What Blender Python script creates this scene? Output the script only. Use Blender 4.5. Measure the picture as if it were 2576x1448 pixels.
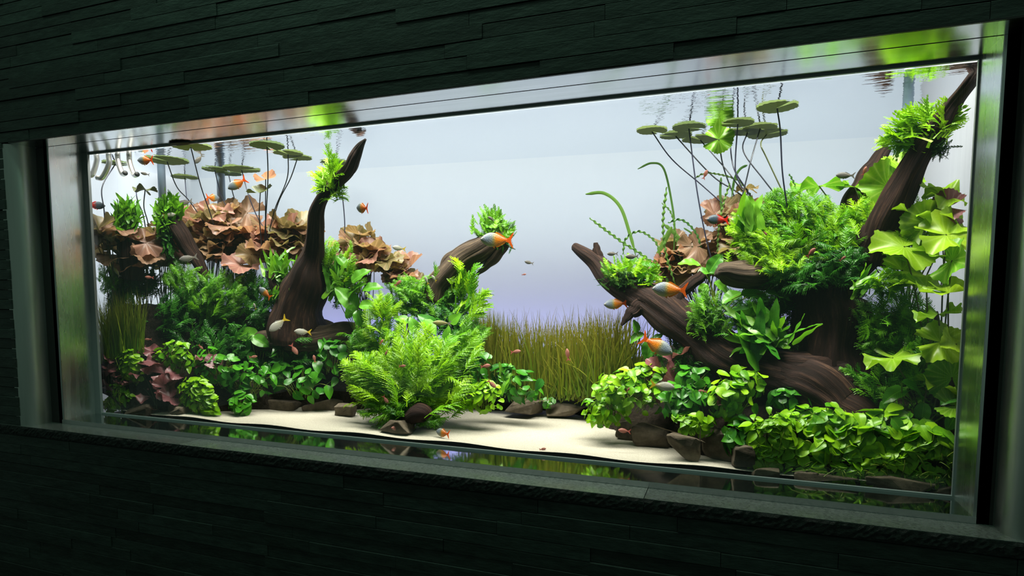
import bpy, bmesh, math
import numpy as np
from mathutils import Matrix, Vector

for o in list(bpy.data.objects):
    bpy.data.objects.remove(o)
S = bpy.context.scene
COL = S.collection

# ------------------------------------------------------------------ camera
FPX, CY = 1518.85, 854.42                      # focal length and principal row, in pixels of the 2576 x 1448 frame
YAW, PITCH, ROLL = 0.34684, -0.08141, 0.00133
CAM = np.array([2.33381, -1.67317, 0.48328])
fw = np.array([-math.sin(YAW) * math.cos(PITCH), math.cos(YAW) * math.cos(PITCH), math.sin(PITCH)])
rt = np.array([math.cos(YAW), math.sin(YAW), 0.0])
up = np.cross(rt, fw)
rt, up = rt * math.cos(ROLL) + up * math.sin(ROLL), up * math.cos(ROLL) - rt * math.sin(ROLL)
cd = bpy.data.cameras.new('camera')
cam = bpy.data.objects.new('camera', cd)
COL.objects.link(cam)
cam.matrix_world = Matrix(((rt[0], up[0], -fw[0], CAM[0]), (rt[1], up[1], -fw[1], CAM[1]), (rt[2], up[2], -fw[2], CAM[2]), (0, 0, 0, 1)))
cd.sensor_width = 36.0
cd.lens = FPX / 2576 * 36.0
cd.shift_y = (CY - 724) / 2576
cd.clip_start = 0.02
S.camera = cam

# ------------------------------------------------------------------ world, exposure, big lights
S.view_settings.view_transform = 'Standard'
S.view_settings.look = 'None'
S.view_settings.gamma = 1.0
S.view_settings.exposure = 0.0
S.view_settings.use_curve_mapping = False
S.cycles.max_bounces = 7
S.cycles.diffuse_bounces = 3
S.cycles.glossy_bounces = 3
S.cycles.transmission_bounces = 4
S.cycles.transparent_max_bounces = 12
S.cycles.caustics_reflective = False
S.cycles.caustics_refractive = False
S.cycles.sample_clamp_indirect = 4.0

w = bpy.data.worlds.new('world')
S.world = w
w.use_nodes = True
w.node_tree.nodes['Background'].inputs[0].default_value = (0.37, 0.60, 0.47, 1)
w.node_tree.nodes['Background'].inputs[1].default_value = 0.17

def area(name, loc, rot, sx, sy, power, color, spread=180):
    l = bpy.data.lights.new(name, 'AREA')
    l.shape = 'RECTANGLE'
    l.size, l.size_y, l.energy, l.color = sx, sy, power, color
    l.spread = math.radians(spread)
    o = bpy.data.objects.new(name, l)
    COL.objects.link(o)
    o.location, o.rotation_euler = loc, rot
    return o

# lamps hanging over the open top of the tank
for i in range(5):
    area('tank_lamp_light', (0.10 + 0.68 * i, 0.06, 1.62), (math.radians(10), 0, 0), 0.60, 0.30, 37.0, (1.0, 0.97, 0.86))
# lamps of the light box behind the frosted back panel
area('back_light', (1.40, 0.82, 0.96), (math.radians(-90), 0, math.radians(3.7)), 3.2, 0.72, 4.9, (0.77, 0.92, 1.0))
area('back_light_violet', (1.45, 0.86, 0.20), (math.radians(-90), 0, math.radians(3.7)), 2.6, 0.20, 4.2, (0.40, 0.40, 1.0))
area('side_light', (-0.44, 0.27, 0.80), (0, math.radians(-90), 0), 1.0, 0.40, 3.0, (0.84, 0.93, 1.0))  # added behind the left panel to brighten it and the plants
area('side_light_far', (3.26, 0.36, 0.80), (0, math.radians(90), 0), 1.0, 0.40, 1.2, (0.84, 0.93, 1.0))  # likewise an added lamp, behind the right panel
# dim ceiling wash in the dark visitors' room
area('room_light', (1.5, -0.62, 2.5), (math.radians(6), 0, 0), 3.8, 0.2, 16.0, (0.52, 1.0, 0.70))

# ------------------------------------------------------------------ pixel rays -> points of the place
rng = np.random.default_rng(11)
UP = np.array([0.0, 0.0, 1.0])
TOCAM = np.array([0.28, -0.95, 0.05])

def ray(px, py):
    return fw + rt * (px - 1288) / FPX - up * (py - CY) / FPX

def P(px, py, y, free=False):
    """Point at depth y behind the glass on the ray of a pixel, kept inside the tank's side and rear panels."""
    d = ray(px, py)
    if not free:
        yl = CAM[1] + (-0.065 - CAM[0]) / d[0] * d[1] if d[0] < 0 else 9
        yr = CAM[1] + (2.880 - CAM[0]) / d[0] * d[1] if d[0] > 0 else 9
        sl = (0.720 - 0.530) / 2.917                     # the rear panel: y = 0.530 + sl * (x + 0.012)
        t = (0.505 + sl * (CAM[0] + 0.012) - CAM[1]) / (d[1] - sl * d[0])
        y = min(y, yl, yr, CAM[1] + t * d[1])
        if d[2] > 0: y = min(y, CAM[1] + (0.988 - CAM[2]) / d[2] * d[1])
    return CAM + d * ((y - CAM[1]) / d[1])

def PZ(px, py, z):
    d = ray(px, py)
    return CAM + d * ((z - CAM[2]) / d[2])

def SC(p):
    return float((np.asarray(p) - CAM) @ fw) / FPX      # metres per pixel at a point

def nrm(v):
    v = np.asarray(v, float)
    return v / (np.linalg.norm(v) + 1e-12)

# ------------------------------------------------------------------ mesh and object helpers
class MB:
    def __init__(s):
        s.v, s.q, s.t, s.l, s.n = [], [], [], [], 0

    def add(s, V, Q=None, T=None, L=None):
        V = np.asarray(V, float)
        s.v.append(V)
        if Q is not None and len(Q):
            s.q.append(np.asarray(Q, int) + s.n)
        if T is not None and len(T):
            s.t.append(np.asarray(T, int) + s.n)
        s.l.append(np.zeros((len(V), 3)) if L is None else np.asarray(L, float))
        s.n += len(V)

    def box(s, lo, hi, jit=0):
        x0, y0, z0 = lo
        x1, y1, z1 = hi
        V = np.array([(x0, y0, z0), (x1, y0, z0), (x1, y1, z0), (x0, y1, z0), (x0, y0, z1), (x1, y0, z1), (x1, y1, z1), (x0, y1, z1)])
        s.add(V, [(0, 3, 2, 1), (4, 5, 6, 7), (0, 1, 5, 4), (1, 2, 6, 5), (2, 3, 7, 6), (3, 0, 4, 7)], L=np.full((8, 3), rng.random()))

    def build(s, name, mat, parent=None, smooth=True):
        V = np.concatenate(s.v)
        L = np.concatenate(s.l)
        org = np.zeros(3) if parent is None else np.array(parent['_o'])
        Q = np.concatenate(s.q) if s.q else np.zeros((0, 4), int)
        T = np.concatenate(s.t) if s.t else np.zeros((0, 3), int)
        me = bpy.data.meshes.new(name)
        me.vertices.add(len(V))
        me.vertices.foreach_set('co', (V - org).astype(np.float32).ravel())
        me.loops.add(Q.size + T.size)
        me.loops.foreach_set('vertex_index', np.concatenate([Q.ravel(), T.ravel()]).astype(np.int32))
        nq, nt = len(Q), len(T)
        me.polygons.add(nq + nt)
        ls = np.concatenate([np.arange(nq) * 4, nq * 4 + np.arange(nt) * 3]).astype(np.int32)
        me.polygons.foreach_set('loop_start', ls)
        me.update(calc_edges=True)
        me.polygons.foreach_set('use_smooth', np.full(nq + nt, bool(smooth)))
        a = me.attributes.new('luv', 'FLOAT_VECTOR', 'POINT')
        a.data.foreach_set('vector', L.astype(np.float32).ravel())
        me.validate()
        me.materials.append(mat)
        o = bpy.data.objects.new(name, me)
        COL.objects.link(o)
        if parent is not None:
            o.parent = parent
            o['_o'] = list(org)
        return o

def tag(o, label=None, cat=None, group=None, kind=None):
    if label: o['label'] = label
    if cat: o['category'] = cat
    if group: o['group'] = group
    if kind: o['kind'] = kind
    return o

def thing(name, loc, label, cat, group=None, kind=None):
    o = bpy.data.objects.new(name, None)
    COL.objects.link(o)
    o.location = Vector(loc)
    o['_o'] = [float(x) for x in loc]
    o.empty_display_size = 0.02
    return tag(o, label, cat, group, kind)

# ------------------------------------------------------------------ materials
def newmat(name):
    m = bpy.data.materials.new(name)
    m.use_nodes = True
    nt = m.node_tree
    nt.nodes.clear()
    out = nt.nodes.new('ShaderNodeOutputMaterial')
    def N(t, **k):
        n = nt.nodes.new(t)
        for a, b in k.items():
            if a.startswith('i_'):
                n.inputs[a[2:].replace('_', ' ')].default_value = b
            else:
                setattr(n, a, b)
        return n
    def K(a, b):
        nt.links.new(a, b)
    return m, N, K, out

def C4(c):
    return (c[0], c[1], c[2], 1.0)

def math_(N, K, op, a, b=None):
    n = N('ShaderNodeMath', operation=op)
    for i, x in enumerate((a, b)):
        if x is None: continue
        if isinstance(x, (int, float)): n.inputs[i].default_value = x
        else: K(x, n.inputs[i])
    return n.outputs[0]

def mixc(N, K, fac, a, b, mode='MIX'):
    n = N('ShaderNodeMix', data_type='RGBA', blend_type=mode)
    for sock, x in ((n.inputs[0], fac), (n.inputs[6], a), (n.inputs[7], b)):
        if isinstance(x, (int, float)): sock.default_value = x
        elif isinstance(x, tuple): sock.default_value = C4(x)
        else: K(x, sock)
    return n.outputs[2]

def leafmat(name, A, B, vein=None, trans=0.35, gloss=0.06, rough=0.35, veincol=None, vs=0.35):
    m, N, K, out = newmat(name)
    at = N('ShaderNodeAttribute', attribute_name='luv')
    sp = N('ShaderNodeSeparateXYZ')
    K(at.outputs['Vector'], sp.inputs[0])
    u, v, t = sp.outputs
    no = N('ShaderNodeTexNoise')
    no.inputs['Scale'].default_value = 60.0
    tt = math_(N, K, 'ADD', t, math_(N, K, 'MULTIPLY', math_(N, K, 'SUBTRACT', no.outputs[0], 0.5), 0.5))
    tt = math_(N, K, 'MINIMUM', math_(N, K, 'MAXIMUM', tt, 0.0), 1.0)
    col = mixc(N, K, tt, A, B)
    if vein:
        if vein == 'tip':
            s = math_(N, K, 'POWER', v, 1.5)
        elif vein == 'radial':
            s = math_(N, K, 'ABSOLUTE', math_(N, K, 'SINE', math_(N, K, 'MULTIPLY', u, 9.0)))
            s = math_(N, K, 'POWER', math_(N, K, 'SUBTRACT', 1.0, s), 2.2)
        else:
            au = math_(N, K, 'ABSOLUTE', u)
            ph = math_(N, K, 'SUBTRACT', math_(N, K, 'MULTIPLY', v, 44.0), math_(N, K, 'MULTIPLY', au, 11.0))
            s = math_(N, K, 'ABSOLUTE', math_(N, K, 'SINE', ph))
            s = math_(N, K, 'POWER', math_(N, K, 'SUBTRACT', 1.0, s), 3.0)
            rib = math_(N, K, 'LESS_THAN', au, 0.07)
            s = math_(N, K, 'MAXIMUM', s, rib)
        vc = veincol or tuple(min(1.0, c * 2.2 + 0.03) for c in B)
        col = mixc(N, K, math_(N, K, 'MULTIPLY', s, vs), col, vc)
    d = N('ShaderNodeBsdfDiffuse')
    tr = N('ShaderNodeBsdfTranslucent')
    gl = N('ShaderNodeBsdfGlossy', i_Roughness=rough)
    K(col, d.inputs[0])
    K(mixc(N, K, 0.5, col, (1.0, 1.0, 0.4), 'MULTIPLY'), tr.inputs[0])
    mx = N('ShaderNodeMixShader', i_Fac=trans)
    K(d.outputs[0], mx.inputs[1]); K(tr.outputs[0], mx.inputs[2])
    m2 = N('ShaderNodeMixShader', i_Fac=gloss)
    K(mx.outputs[0], m2.inputs[1]); K(gl.outputs[0], m2.inputs[2])
    K(m2.outputs[0], out.inputs[0])
    return m

def simple(name, col, rough=0.5, metal=0.0, spec=0.5):
    m, N, K, out = newmat(name)
    b = N('ShaderNodeBsdfPrincipled')
    b.inputs['Base Color'].default_value = C4(col)
    b.inputs['Roughness'].default_value = rough
    b.inputs['Metallic'].default_value = metal
    b.inputs['Specular IOR Level'].default_value = spec
    K(b.outputs[0], out.inputs[0])
    return m

def steel(name, col, rough, scale, bump=0.0):
    m, N, K, out = newmat(name)
    tc = N('ShaderNodeTexCoord')
    mp = N('ShaderNodeMapping')
    mp.inputs['Scale'].default_value = scale
    K(tc.outputs['Object'], mp.inputs[0])
    no = N('ShaderNodeTexNoise', i_Scale=1.0, i_Detail=3.0)
    K(mp.outputs[0], no.inputs['Vector'])
    b = N('ShaderNodeBsdfPrincipled', i_Metallic=1.0)
    K(mixc(N, K, no.outputs[0], tuple(c * 0.85 for c in col), tuple(min(1, c * 1.1) for c in col)), b.inputs['Base Color'])
    mr = N('ShaderNodeMapRange', i_To_Min=rough * 0.75, i_To_Max=rough * 1.3)
    K(no.outputs[0], mr.inputs[0]); K(mr.outputs[0], b.inputs['Roughness'])
    K(b.outputs[0], out.inputs[0])
    return m

def stone(name, A, B, scale, rough, bump=0.3, spec=0.4, stretch=(1, 1, 1), dist=0.004):
    m, N, K, out = newmat(name)
    tc = N('ShaderNodeTexCoord')
    mp = N('ShaderNodeMapping')
    mp.inputs['Scale'].default_value = stretch
    K(tc.outputs['Object'], mp.inputs[0])
    no = N('ShaderNodeTexNoise', i_Scale=scale, i_Detail=8.0, i_Roughness=0.65)
    K(mp.outputs[0], no.inputs['Vector'])
    at = N('ShaderNodeAttribute', attribute_name='luv')
    cr = N('ShaderNodeMapRange', i_From_Min=0.3, i_From_Max=0.7)
    K(no.outputs[0], cr.inputs[0])
    col = mixc(N, K, cr.outputs[0], A, B)
    tone = N('ShaderNodeMapRange', i_To_Min=0.65, i_To_Max=1.35)
    K(at.outputs['Fac'], tone.inputs[0])
    cb = N('ShaderNodeCombineXYZ')
    for i in range(3): K(tone.outputs[0], cb.inputs[i])
    b = N('ShaderNodeBsdfPrincipled')
    K(mixc(N, K, 1.0, col, cb.outputs[0], 'MULTIPLY'), b.inputs['Base Color'])
    b.inputs['Roughness'].default_value = rough
    b.inputs['Specular IOR Level'].default_value = spec
    bp = N('ShaderNodeBump', i_Strength=bump, i_Distance=dist)
    K(no.outputs[0], bp.inputs['Height']); K(bp.outputs[0], b.inputs['Normal'])
    K(b.outputs[0], out.inputs[0])
    return m

def clearmat(name, ior, tint=(1, 1, 1), bump=None):
    m, N, K, out = newmat(name)
    fr = N('ShaderNodeFresnel', i_IOR=ior)
    if not bump:                                   # a slab with parallel faces: both faces reflect alike
        ge = N('ShaderNodeNewGeometry')
        K(math_(N, K, 'ADD', math_(N, K, 'MULTIPLY', ge.outputs['Backfacing'], 1.0 / ior - ior), ior), fr.inputs['IOR'])
    t = N('ShaderNodeBsdfTransparent')
    t.inputs[0].default_value = C4(tint)
    g = N('ShaderNodeBsdfGlossy', i_Roughness=0.0)
    g.inputs[0].default_value = (0.92, 0.94, 0.97, 1)
    if bump:
        tc = N('ShaderNodeTexCoord')
        mp = N('ShaderNodeMapping')
        mp.inputs['Scale'].default_value = bump[0]
        K(tc.outputs['Object'], mp.inputs[0])
        no = N('ShaderNodeTexNoise', i_Scale=1.0, i_Detail=2.5, i_Roughness=0.55)
        K(mp.outputs[0], no.inputs['Vector'])
        bp = N('ShaderNodeBump', i_Strength=bump[1], i_Distance=bump[2])
        K(no.outputs[0], bp.inputs['Height'])
        K(bp.outputs[0], g.inputs['Normal'])
    mx = N('ShaderNodeMixShader')
    K(fr.outputs[0], mx.inputs[0]); K(t.outputs[0], mx.inputs[1]); K(g.outputs[0], mx.inputs[2])
    K(mx.outputs[0], out.inputs[0])
    return m
# ------------------------------------------------------------------ the setting: wall, frame, tank shell
W, ZT = 2.8407, 1.0
XL, XR, ZB, ZU, D1, D2 = -0.0303, 2.8443, -0.0064, 1.0059, -0.1246, -0.208
ZS = -0.0218

M_slate = stone('slate', (0.010, 0.017, 0.015), (0.034, 0.050, 0.043), 26.0, 0.55, 0.5, 0.35, (0.6, 1, 2.2), 0.006)
M_granite = stone('granite', (0.05, 0.058, 0.055), (0.15, 0.17, 0.16), 160.0, 0.20, 0.15, 0.6, (1, 1, 1), 0.002)
M_rough = stone('granite_rough', (0.010, 0.014, 0.013), (0.05, 0.058, 0.055), 120.0, 0.7, 0.9, 0.3, (1, 1, 1), 0.006)
M_steel = steel('brushed_steel', (0.60, 0.63, 0.64), 0.17, (3, 60, 60))
M_steelv = steel('brushed_steel_upright', (0.84, 0.88, 0.86), 0.27, (60, 60, 3))
M_floorsteel = steel('polished_steel', (0.80, 0.83, 0.82), 0.075, (3, 60, 60))
M_bull = steel('brushed_steel_corner', (0.50, 0.53, 0.51), 0.38, (60, 60, 3))
M_dark = simple('dark_metal', (0.045, 0.045, 0.045), 0.35, 0.6)
M_gasket = simple('gasket', (0.42, 0.46, 0.48), 0.45)
M_chrome = simple('trim_steel', (0.62, 0.64, 0.65), 0.25, 1.0)

# slate wall: courses of long strips with staggered depths and fine joints
mb = MB()
def course(z0, h, x0, x1):
    x = x0
    while x < x1:
        L = rng.uniform(0.28, 0.75)
        e = min(x + L, x1)
        if x1 - e < 0.08: e = x1
        f = D2 - rng.uniform(0, 0.0045)
        a, b, c, d, g = x, e - 0.0012, z0, z0 + h - 0.0012, D2 + 0.06
        k = rng.uniform(0.001, 0.003)
        V = [(a, f, c), (b, f, c), (b, g, c), (a, g, c), (a, f, d - k), (b, f, d - k), (b, f + k, d), (a, f + k, d), (b, g, d), (a, g, d)]
        mb.add(V, [(0, 3, 2, 1), (0, 1, 5, 4), (4, 5, 6, 7), (7, 6, 8, 9), (2, 3, 9, 8)], [(1, 2, 8), (1, 8, 6), (1, 6, 5), (3, 0, 9), (0, 7, 9), (0, 4, 7)], np.full((10, 3), rng.random()))
        x = e
HC = 0.0362
z = ZU + 0.004
while z < 2.3:
    course(z, HC, -2.6, 4.6); z += HC
z = ZS - 0.036
while z > -1.05:
    z -= HC
    course(z, HC, -2.6, 4.6)
z = ZS - 0.036
while z < ZU:
    h = min(HC, ZU + 0.004 - z)
    course(z, h, -2.6, -0.146); course(z, h, 2.926, 4.6)
    z += HC
wall = tag(mb.build('wall_front', M_slate, smooth=False), 'dark slate strip wall around the aquarium window', kind='structure')
mb = MB()
mb.box((-2.6, D2 + 0.055, ZU + 0.03), (4.6, D2 + 0.12, 2.3))
mb.box((-2.6, D2 + 0.055, -1.05), (4.6, D2 + 0.12, ZS - 0.06))
mb.box((-2.6, D2 + 0.055, ZS - 0.06), (-0.30, D2 + 0.12, ZU + 0.03))
mb.box((3.05, D2 + 0.055, ZS - 0.06), (4.6, D2 + 0.12, ZU + 0.03))
tag(mb.build('wall_core', simple('mortar', (0.006, 0.007, 0.007), 0.9), smooth=False), 'dark backing behind the slate strips', kind='structure')

# granite sill: two slabs with a joint, polished top and rough split front
def slab(x0, x1):
    mb = MB(); mb.box((x0, D2 - 0.004, ZS - 0.034), (x1, 0.02, ZS))
    s = tag(mb.build('trim_1', M_granite, smooth=False), kind='structure')
    s['label'] = 'polished granite sill slab below the aquarium window'
    n = max(2, int((x1 - x0) / 0.008)); k = 6
    X = np.linspace(x0, x1, n); Z = np.linspace(ZS - 0.034, ZS - 0.0015, k)
    g = np.zeros((k, n, 3)); g[..., 0] = X; g[..., 2] = Z[:, None]
    g[..., 1] = D2 - 0.0045 - rng.random((k, n)) * 0.004 * np.array([0.3, 1, 1, 1, 1, 0.1])[:, None]
    i = np.arange(k - 1)[:, None] * n + np.arange(n - 1)
    q = np.stack([i, i + 1, i + 1 + n, i + n], -1).reshape(-1, 4)
    mb = MB(); mb.add(g.reshape(-1, 3), q)
    tag(mb.build('trim_2', M_rough, smooth=False), 'rough split front edge of the granite sill', kind='structure')
slab(-0.60, 0.640); slab(0.642, 2.147); slab(2.149, 3.4)

# steel reveal lining the window
def quad(mb, a, b, c, d):
    mb.add([a, b, c, d], [(0, 1, 2, 3)])
def panel(name, mat, lo, hi, label):
    mb = MB(); mb.box(lo, hi)
    return tag(mb.build(name, mat, smooth=False), label, kind='structure')
panel('trim_3', M_floorsteel, (XL, D1, ZS), (XR, 0.0, ZB), 'polished steel ledge along the bottom of the window recess')
panel('trim_4', M_chrome, (XL - 0.012, D1 - 0.003, ZS), (XR + 0.006, D1 - 0.0005, ZB - 0.0005), 'grey steel lip at the front of the ledge')
panel('trim_5', M_steelv, (XL - 0.03, D1, ZS), (XL, 0.0, ZU), 'brushed steel left side of the window recess')
panel('trim_6', M_steelv, (XR, D1, ZS), (XR + 0.03, 0.0, ZU), 'brushed steel right side of the window recess')
panel('trim_7', M_steel, (-0.14, D1 + 0.003, ZU), (2.93, 0.0, ZU + 0.02), 'inner brushed steel panel of the window head')
panel('trim_8', M_steel, (-0.112, D2 + 0.004, ZU), (2.89, D1 - 0.003, ZU + 0.02), 'outer brushed steel panel of the window head')
panel('trim_9', M_dark, (-0.112, D2 - 0.001, ZU + 0.0002), (2.89, D2 + 0.0035, ZU + 0.0045), 'thin dark edge below the lowest slate course')
panel('trim_10', M_chrome, (XL - 0.009, D1 - 0.002, ZS), (XL - 0.0004, D1 - 0.0003, ZU), 'thin bright upright edge left of the recess')
panel('trim_11', M_chrome, (XR + 0.0004, D1 - 0.002, ZS), (XR + 0.006, D1 - 0.0003, ZU), 'thin bright upright edge right of the recess')
panel('trim_12', M_dark, (-0.115, D1, ZS), (XL - 0.0095, D1 + 0.02, ZU), 'dark upright strip left of the recess')
panel('trim_13', M_dark, (XR + 0.0065, D1, ZS), (2.895, D1 + 0.02, ZU), 'dark upright strip right of the recess')
def bullnose(name, x, s, label):
    r = 0.045
    pts = [(x, D1 + 0.02), (x, D1 - (0.0834 - r))]
    for a in np.linspace(0, math.pi / 2, 14)[1:]:
        pts.append((x + s * r * (1 - math.cos(a)), D1 - (0.0834 - r) - r * math.sin(a)))
    pts += [(x + s * (r + 0.02), D2), (x + s * (r + 0.02), D1 + 0.02)]
    n = len(pts)
    V = [(a, b, zz) for zz in (ZS, ZU) for a, b in pts]
    Q = [(i, (i + 1) % n, (i + 1) % n + n, i + n) for i in range(n)]
    mb = MB(); mb.add(V, Q)
    T = [(0, i, i + 1) for i in range(1, n - 1)]
    mb.add(V[:n], T=T); mb.add(V[n:], T=T)
    o = mb.build(name, M_bull)
    e = o.modifiers.new('edges', 'EDGE_SPLIT'); e.split_angle = math.radians(40)
    return tag(o, label, kind='structure')
bullnose('trim_14', -0.102, -1, 'rounded steel corner left of the window')
bullnose('trim_15', 2.881, 1, 'rounded steel corner right of the window')

# gasket ring and the glass
mb = MB()
mb.box((XL, -0.006, ZB), (0.0, 0.004, ZU)); mb.box((W, -0.004, ZB), (XR, 0.004, ZU))
mb.box((0, -0.004, ZB), (W, 0.004, -0.0005)); mb.box((0, -0.004, ZT), (W, 0.004, ZU))
tag(mb.build('trim_16', M_gasket, smooth=False), 'dark gasket around the aquarium glass', kind='structure')
panel('window_1', clearmat('glass', 1.45, (0.985, 0.995, 0.99)), (-0.11, 0.006, -0.02), (2.91, 0.022, 1.03), 'large clear front pane of the aquarium')

# tank shell: frosted back and side panels, floor tray
BL, BR = (-0.10, 0.525), (2.905, 0.720)
def frosted(name, d, t):
    m, N, K, out = newmat(name)
    a = N('ShaderNodeBsdfDiffuse'); a.inputs[0].default_value = C4(d)
    b = N('ShaderNodeBsdfTranslucent'); b.inputs[0].default_value = C4(t)
    mx = N('ShaderNodeMixShader', i_Fac=0.92)
    K(a.outputs[0], mx.inputs[1]); K(b.outputs[0], mx.inputs[2]); K(mx.outputs[0], out.inputs[0])
    return m
M_frost = frosted('frosted_panel', (0.62, 0.68, 0.74), (0.92, 0.94, 0.97))
def upright(name, a, b, mat, label, z0=-0.06, z1=1.5, n=40):
    mb = MB(); a = np.array(a); b = np.array(b)
    mb.add([(a[0], a[1], z0), (b[0], b[1], z0), (b[0], b[1], z1), (a[0], a[1], z1)], [(0, 1, 2, 3)])
    return tag(mb.build(name, mat, smooth=False), label, kind='structure')
upright('wall_back', BL, BR, M_frost, 'frosted white backlit rear panel of the aquarium')
upright('wall_left', (-0.10, 0.022), BL, M_frost, 'frosted white left side panel of the aquarium')
upright('wall_right', BR, (2.905, 0.022), M_frost, 'frosted right side panel of the aquarium')
mb = MB(); mb.add([(-0.6, 0.022, -0.03), (3.4, 0.022, -0.03), (3.4, 1.3, -0.03), (-0.6, 1.3, -0.03)], [(0, 1, 2, 3)])
tag(mb.build('floor_tank', simple('tray', (0.1, 0.1, 0.1), 0.8), smooth=False), 'tray under the aquarium', kind='structure')
mb = MB()                                                      # unseen enclosure added around the tank to keep lamp light in, greyed against bounce
mb.add([(-0.6, 1.3, -0.03), (3.4, 1.3, -0.03), (3.4, 1.3, 2.2), (-0.6, 1.3, 2.2)], [(0, 1, 2, 3)])
mb.add([(-0.6, 0.0, -0.03), (-0.6, 1.3, -0.03), (-0.6, 1.3, 2.2), (-0.6, 0.0, 2.2)], [(0, 1, 2, 3)])
mb.add([(3.4, 0.0, -0.03), (3.4, 1.3, -0.03), (3.4, 1.3, 2.2), (3.4, 0.0, 2.2)], [(0, 1, 2, 3)])
mb.add([(-0.6, -0.08, 2.2), (3.4, -0.08, 2.2), (3.4, 1.3, 2.2), (-0.6, 1.3, 2.2)], [(0, 1, 2, 3)])
tag(mb.build('wall_outer', simple('enclosure_grey', (0.22, 0.22, 0.23), 0.9), smooth=False), 'unseen grey enclosure added around the aquarium to hold in light', kind='structure')

# water surface seen from below: mirror at these shallow angles, with ripples
mb = MB(); ZW = 1.003
mb.add([(-0.10, 0.023, ZW), (2.905, 0.023, ZW), (BR[0], BR[1], ZW), (BL[0], BL[1], ZW)], [(0, 1, 2, 3)])
tag(mb.build('water_surface', clearmat('water', 1.333, (1, 1, 1), ((9, 42, 1), 0.10, 0.02)), smooth=False), 'rippled water surface seen from below', kind='structure')

# visitors' room: floor, ceiling, rear wall
M_room = simple('room_floor', (0.10, 0.105, 0.10), 0.6)
mb = MB(); mb.add([(-4, D2, -1.05), (7, D2, -1.05), (7, -6, -1.05), (-4, -6, -1.05)], [(0, 1, 2, 3)])
tag(mb.build('floor', M_room, smooth=False), 'dark floor of the visitors room', kind='structure')
# ------------------------------------------------------------------ plant and wood generators
def strip(n, nx, halfw, fold=0.2, bend=0.0, wave=0.0, wf=3.0, twist=0.0, ph=0.0):
    """A blade along +Y of length 1: halfw(v) gives its half width; returns verts, quads, luv (u, v, 0)."""
    v = np.linspace(0, 1, n)
    u = np.linspace(-1, 1, nx)
    w = np.array([halfw(a) for a in v])
    X = u[None, :] * w[:, None]
    Z = fold * np.abs(X) + wave * np.sin(v[:, None] * wf * 6.28 + ph + (u[None, :] > 0) * 1.6) * np.abs(u[None, :])
    Y = np.repeat(v[:, None], nx, 1)
    if twist:
        a = twist * v[:, None]
        X, Z = X * np.cos(a) - Z * np.sin(a), X * np.sin(a) + Z * np.cos(a)
    # bend: follow an arc of total angle `bend` in the Y-Z plane
    if abs(bend) > 1e-4:
        a = bend * v
        cy, cz = np.sin(a) / bend, -(1 - np.cos(a)) / bend
        Y2 = cy[:, None] + Z * np.sin(a)[:, None]
        Z2 = cz[:, None] + Z * np.cos(a)[:, None]
        Y, Z = Y2, Z2
    V = np.stack([X, Y, Z], -1).reshape(-1, 3)
    i = np.arange(n - 1)[:, None] * nx + np.arange(nx - 1)
    Q = np.stack([i, i + 1, i + 1 + nx, i + nx], -1).reshape(-1, 4)
    L = np.stack([np.repeat(u[None, :], n, 0), np.repeat(v[:, None], nx, 1), np.zeros((n, nx))], -1).reshape(-1, 3)
    return V, Q, L

def frame(d, n):
    d = nrm(d)
    n = np.asarray(n, float)
    n = n - (n @ d) * d
    if np.linalg.norm(n) < 1e-6:
        n = np.cross(d, [1, 0, 0])
    n = nrm(n)
    return np.stack([np.cross(d, n), d, n])

def inside(V):
    """Leaves press flat against the tank's panes instead of passing through them."""
    V[:, 0] = np.clip(V[:, 0], -0.094, 2.898)
    V[:, 1] = np.clip(V[:, 1], 0.0255, backy(V[:, 0]) - 0.006)
    return V

def inst(mb, T, pos, d, n, s, tint=0.5, wd=1.0):
    V = T[0] * np.array([s * wd, s, s])
    L = T[2].copy()
    L[:, 2] = tint
    mb.add(inside(V @ frame(d, n) + pos), T[1], L=L)

def heart(v):
    return 0.31 * (math.sin(math.pi * min(1, v ** 0.64)) ** 0.85) * (1 - 0.12 * v)
T_anub = [strip(8, 5, heart, 0.10 + 0.2 * rng.random(), rng.uniform(0.1, 0.8), 0.02, 1.5, rng.uniform(-.2, .2), rng.random() * 6) for _ in range(9)]
def crypt(v):
    return 0.30 * (math.sin(math.pi * min(1, v ** 0.75)) ** 0.8)
T_broad = [strip(14, 7, crypt, 0.3, rng.uniform(0.3, 1.0), 0.025, 3, rng.uniform(-.3, .3), rng.random() * 6) for _ in range(7)]
def lance(v):
    return 0.075 * (math.sin(math.pi * min(1, (v * 0.97 + 0.03) ** 0.7)) ** 0.6)
T_java = [strip(14, 3, lance, 0.25, rng.uniform(-0.6, 1.3), 0.02, 2.5, rng.uniform(-.7, .7), rng.random() * 6) for _ in range(8)]

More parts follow.
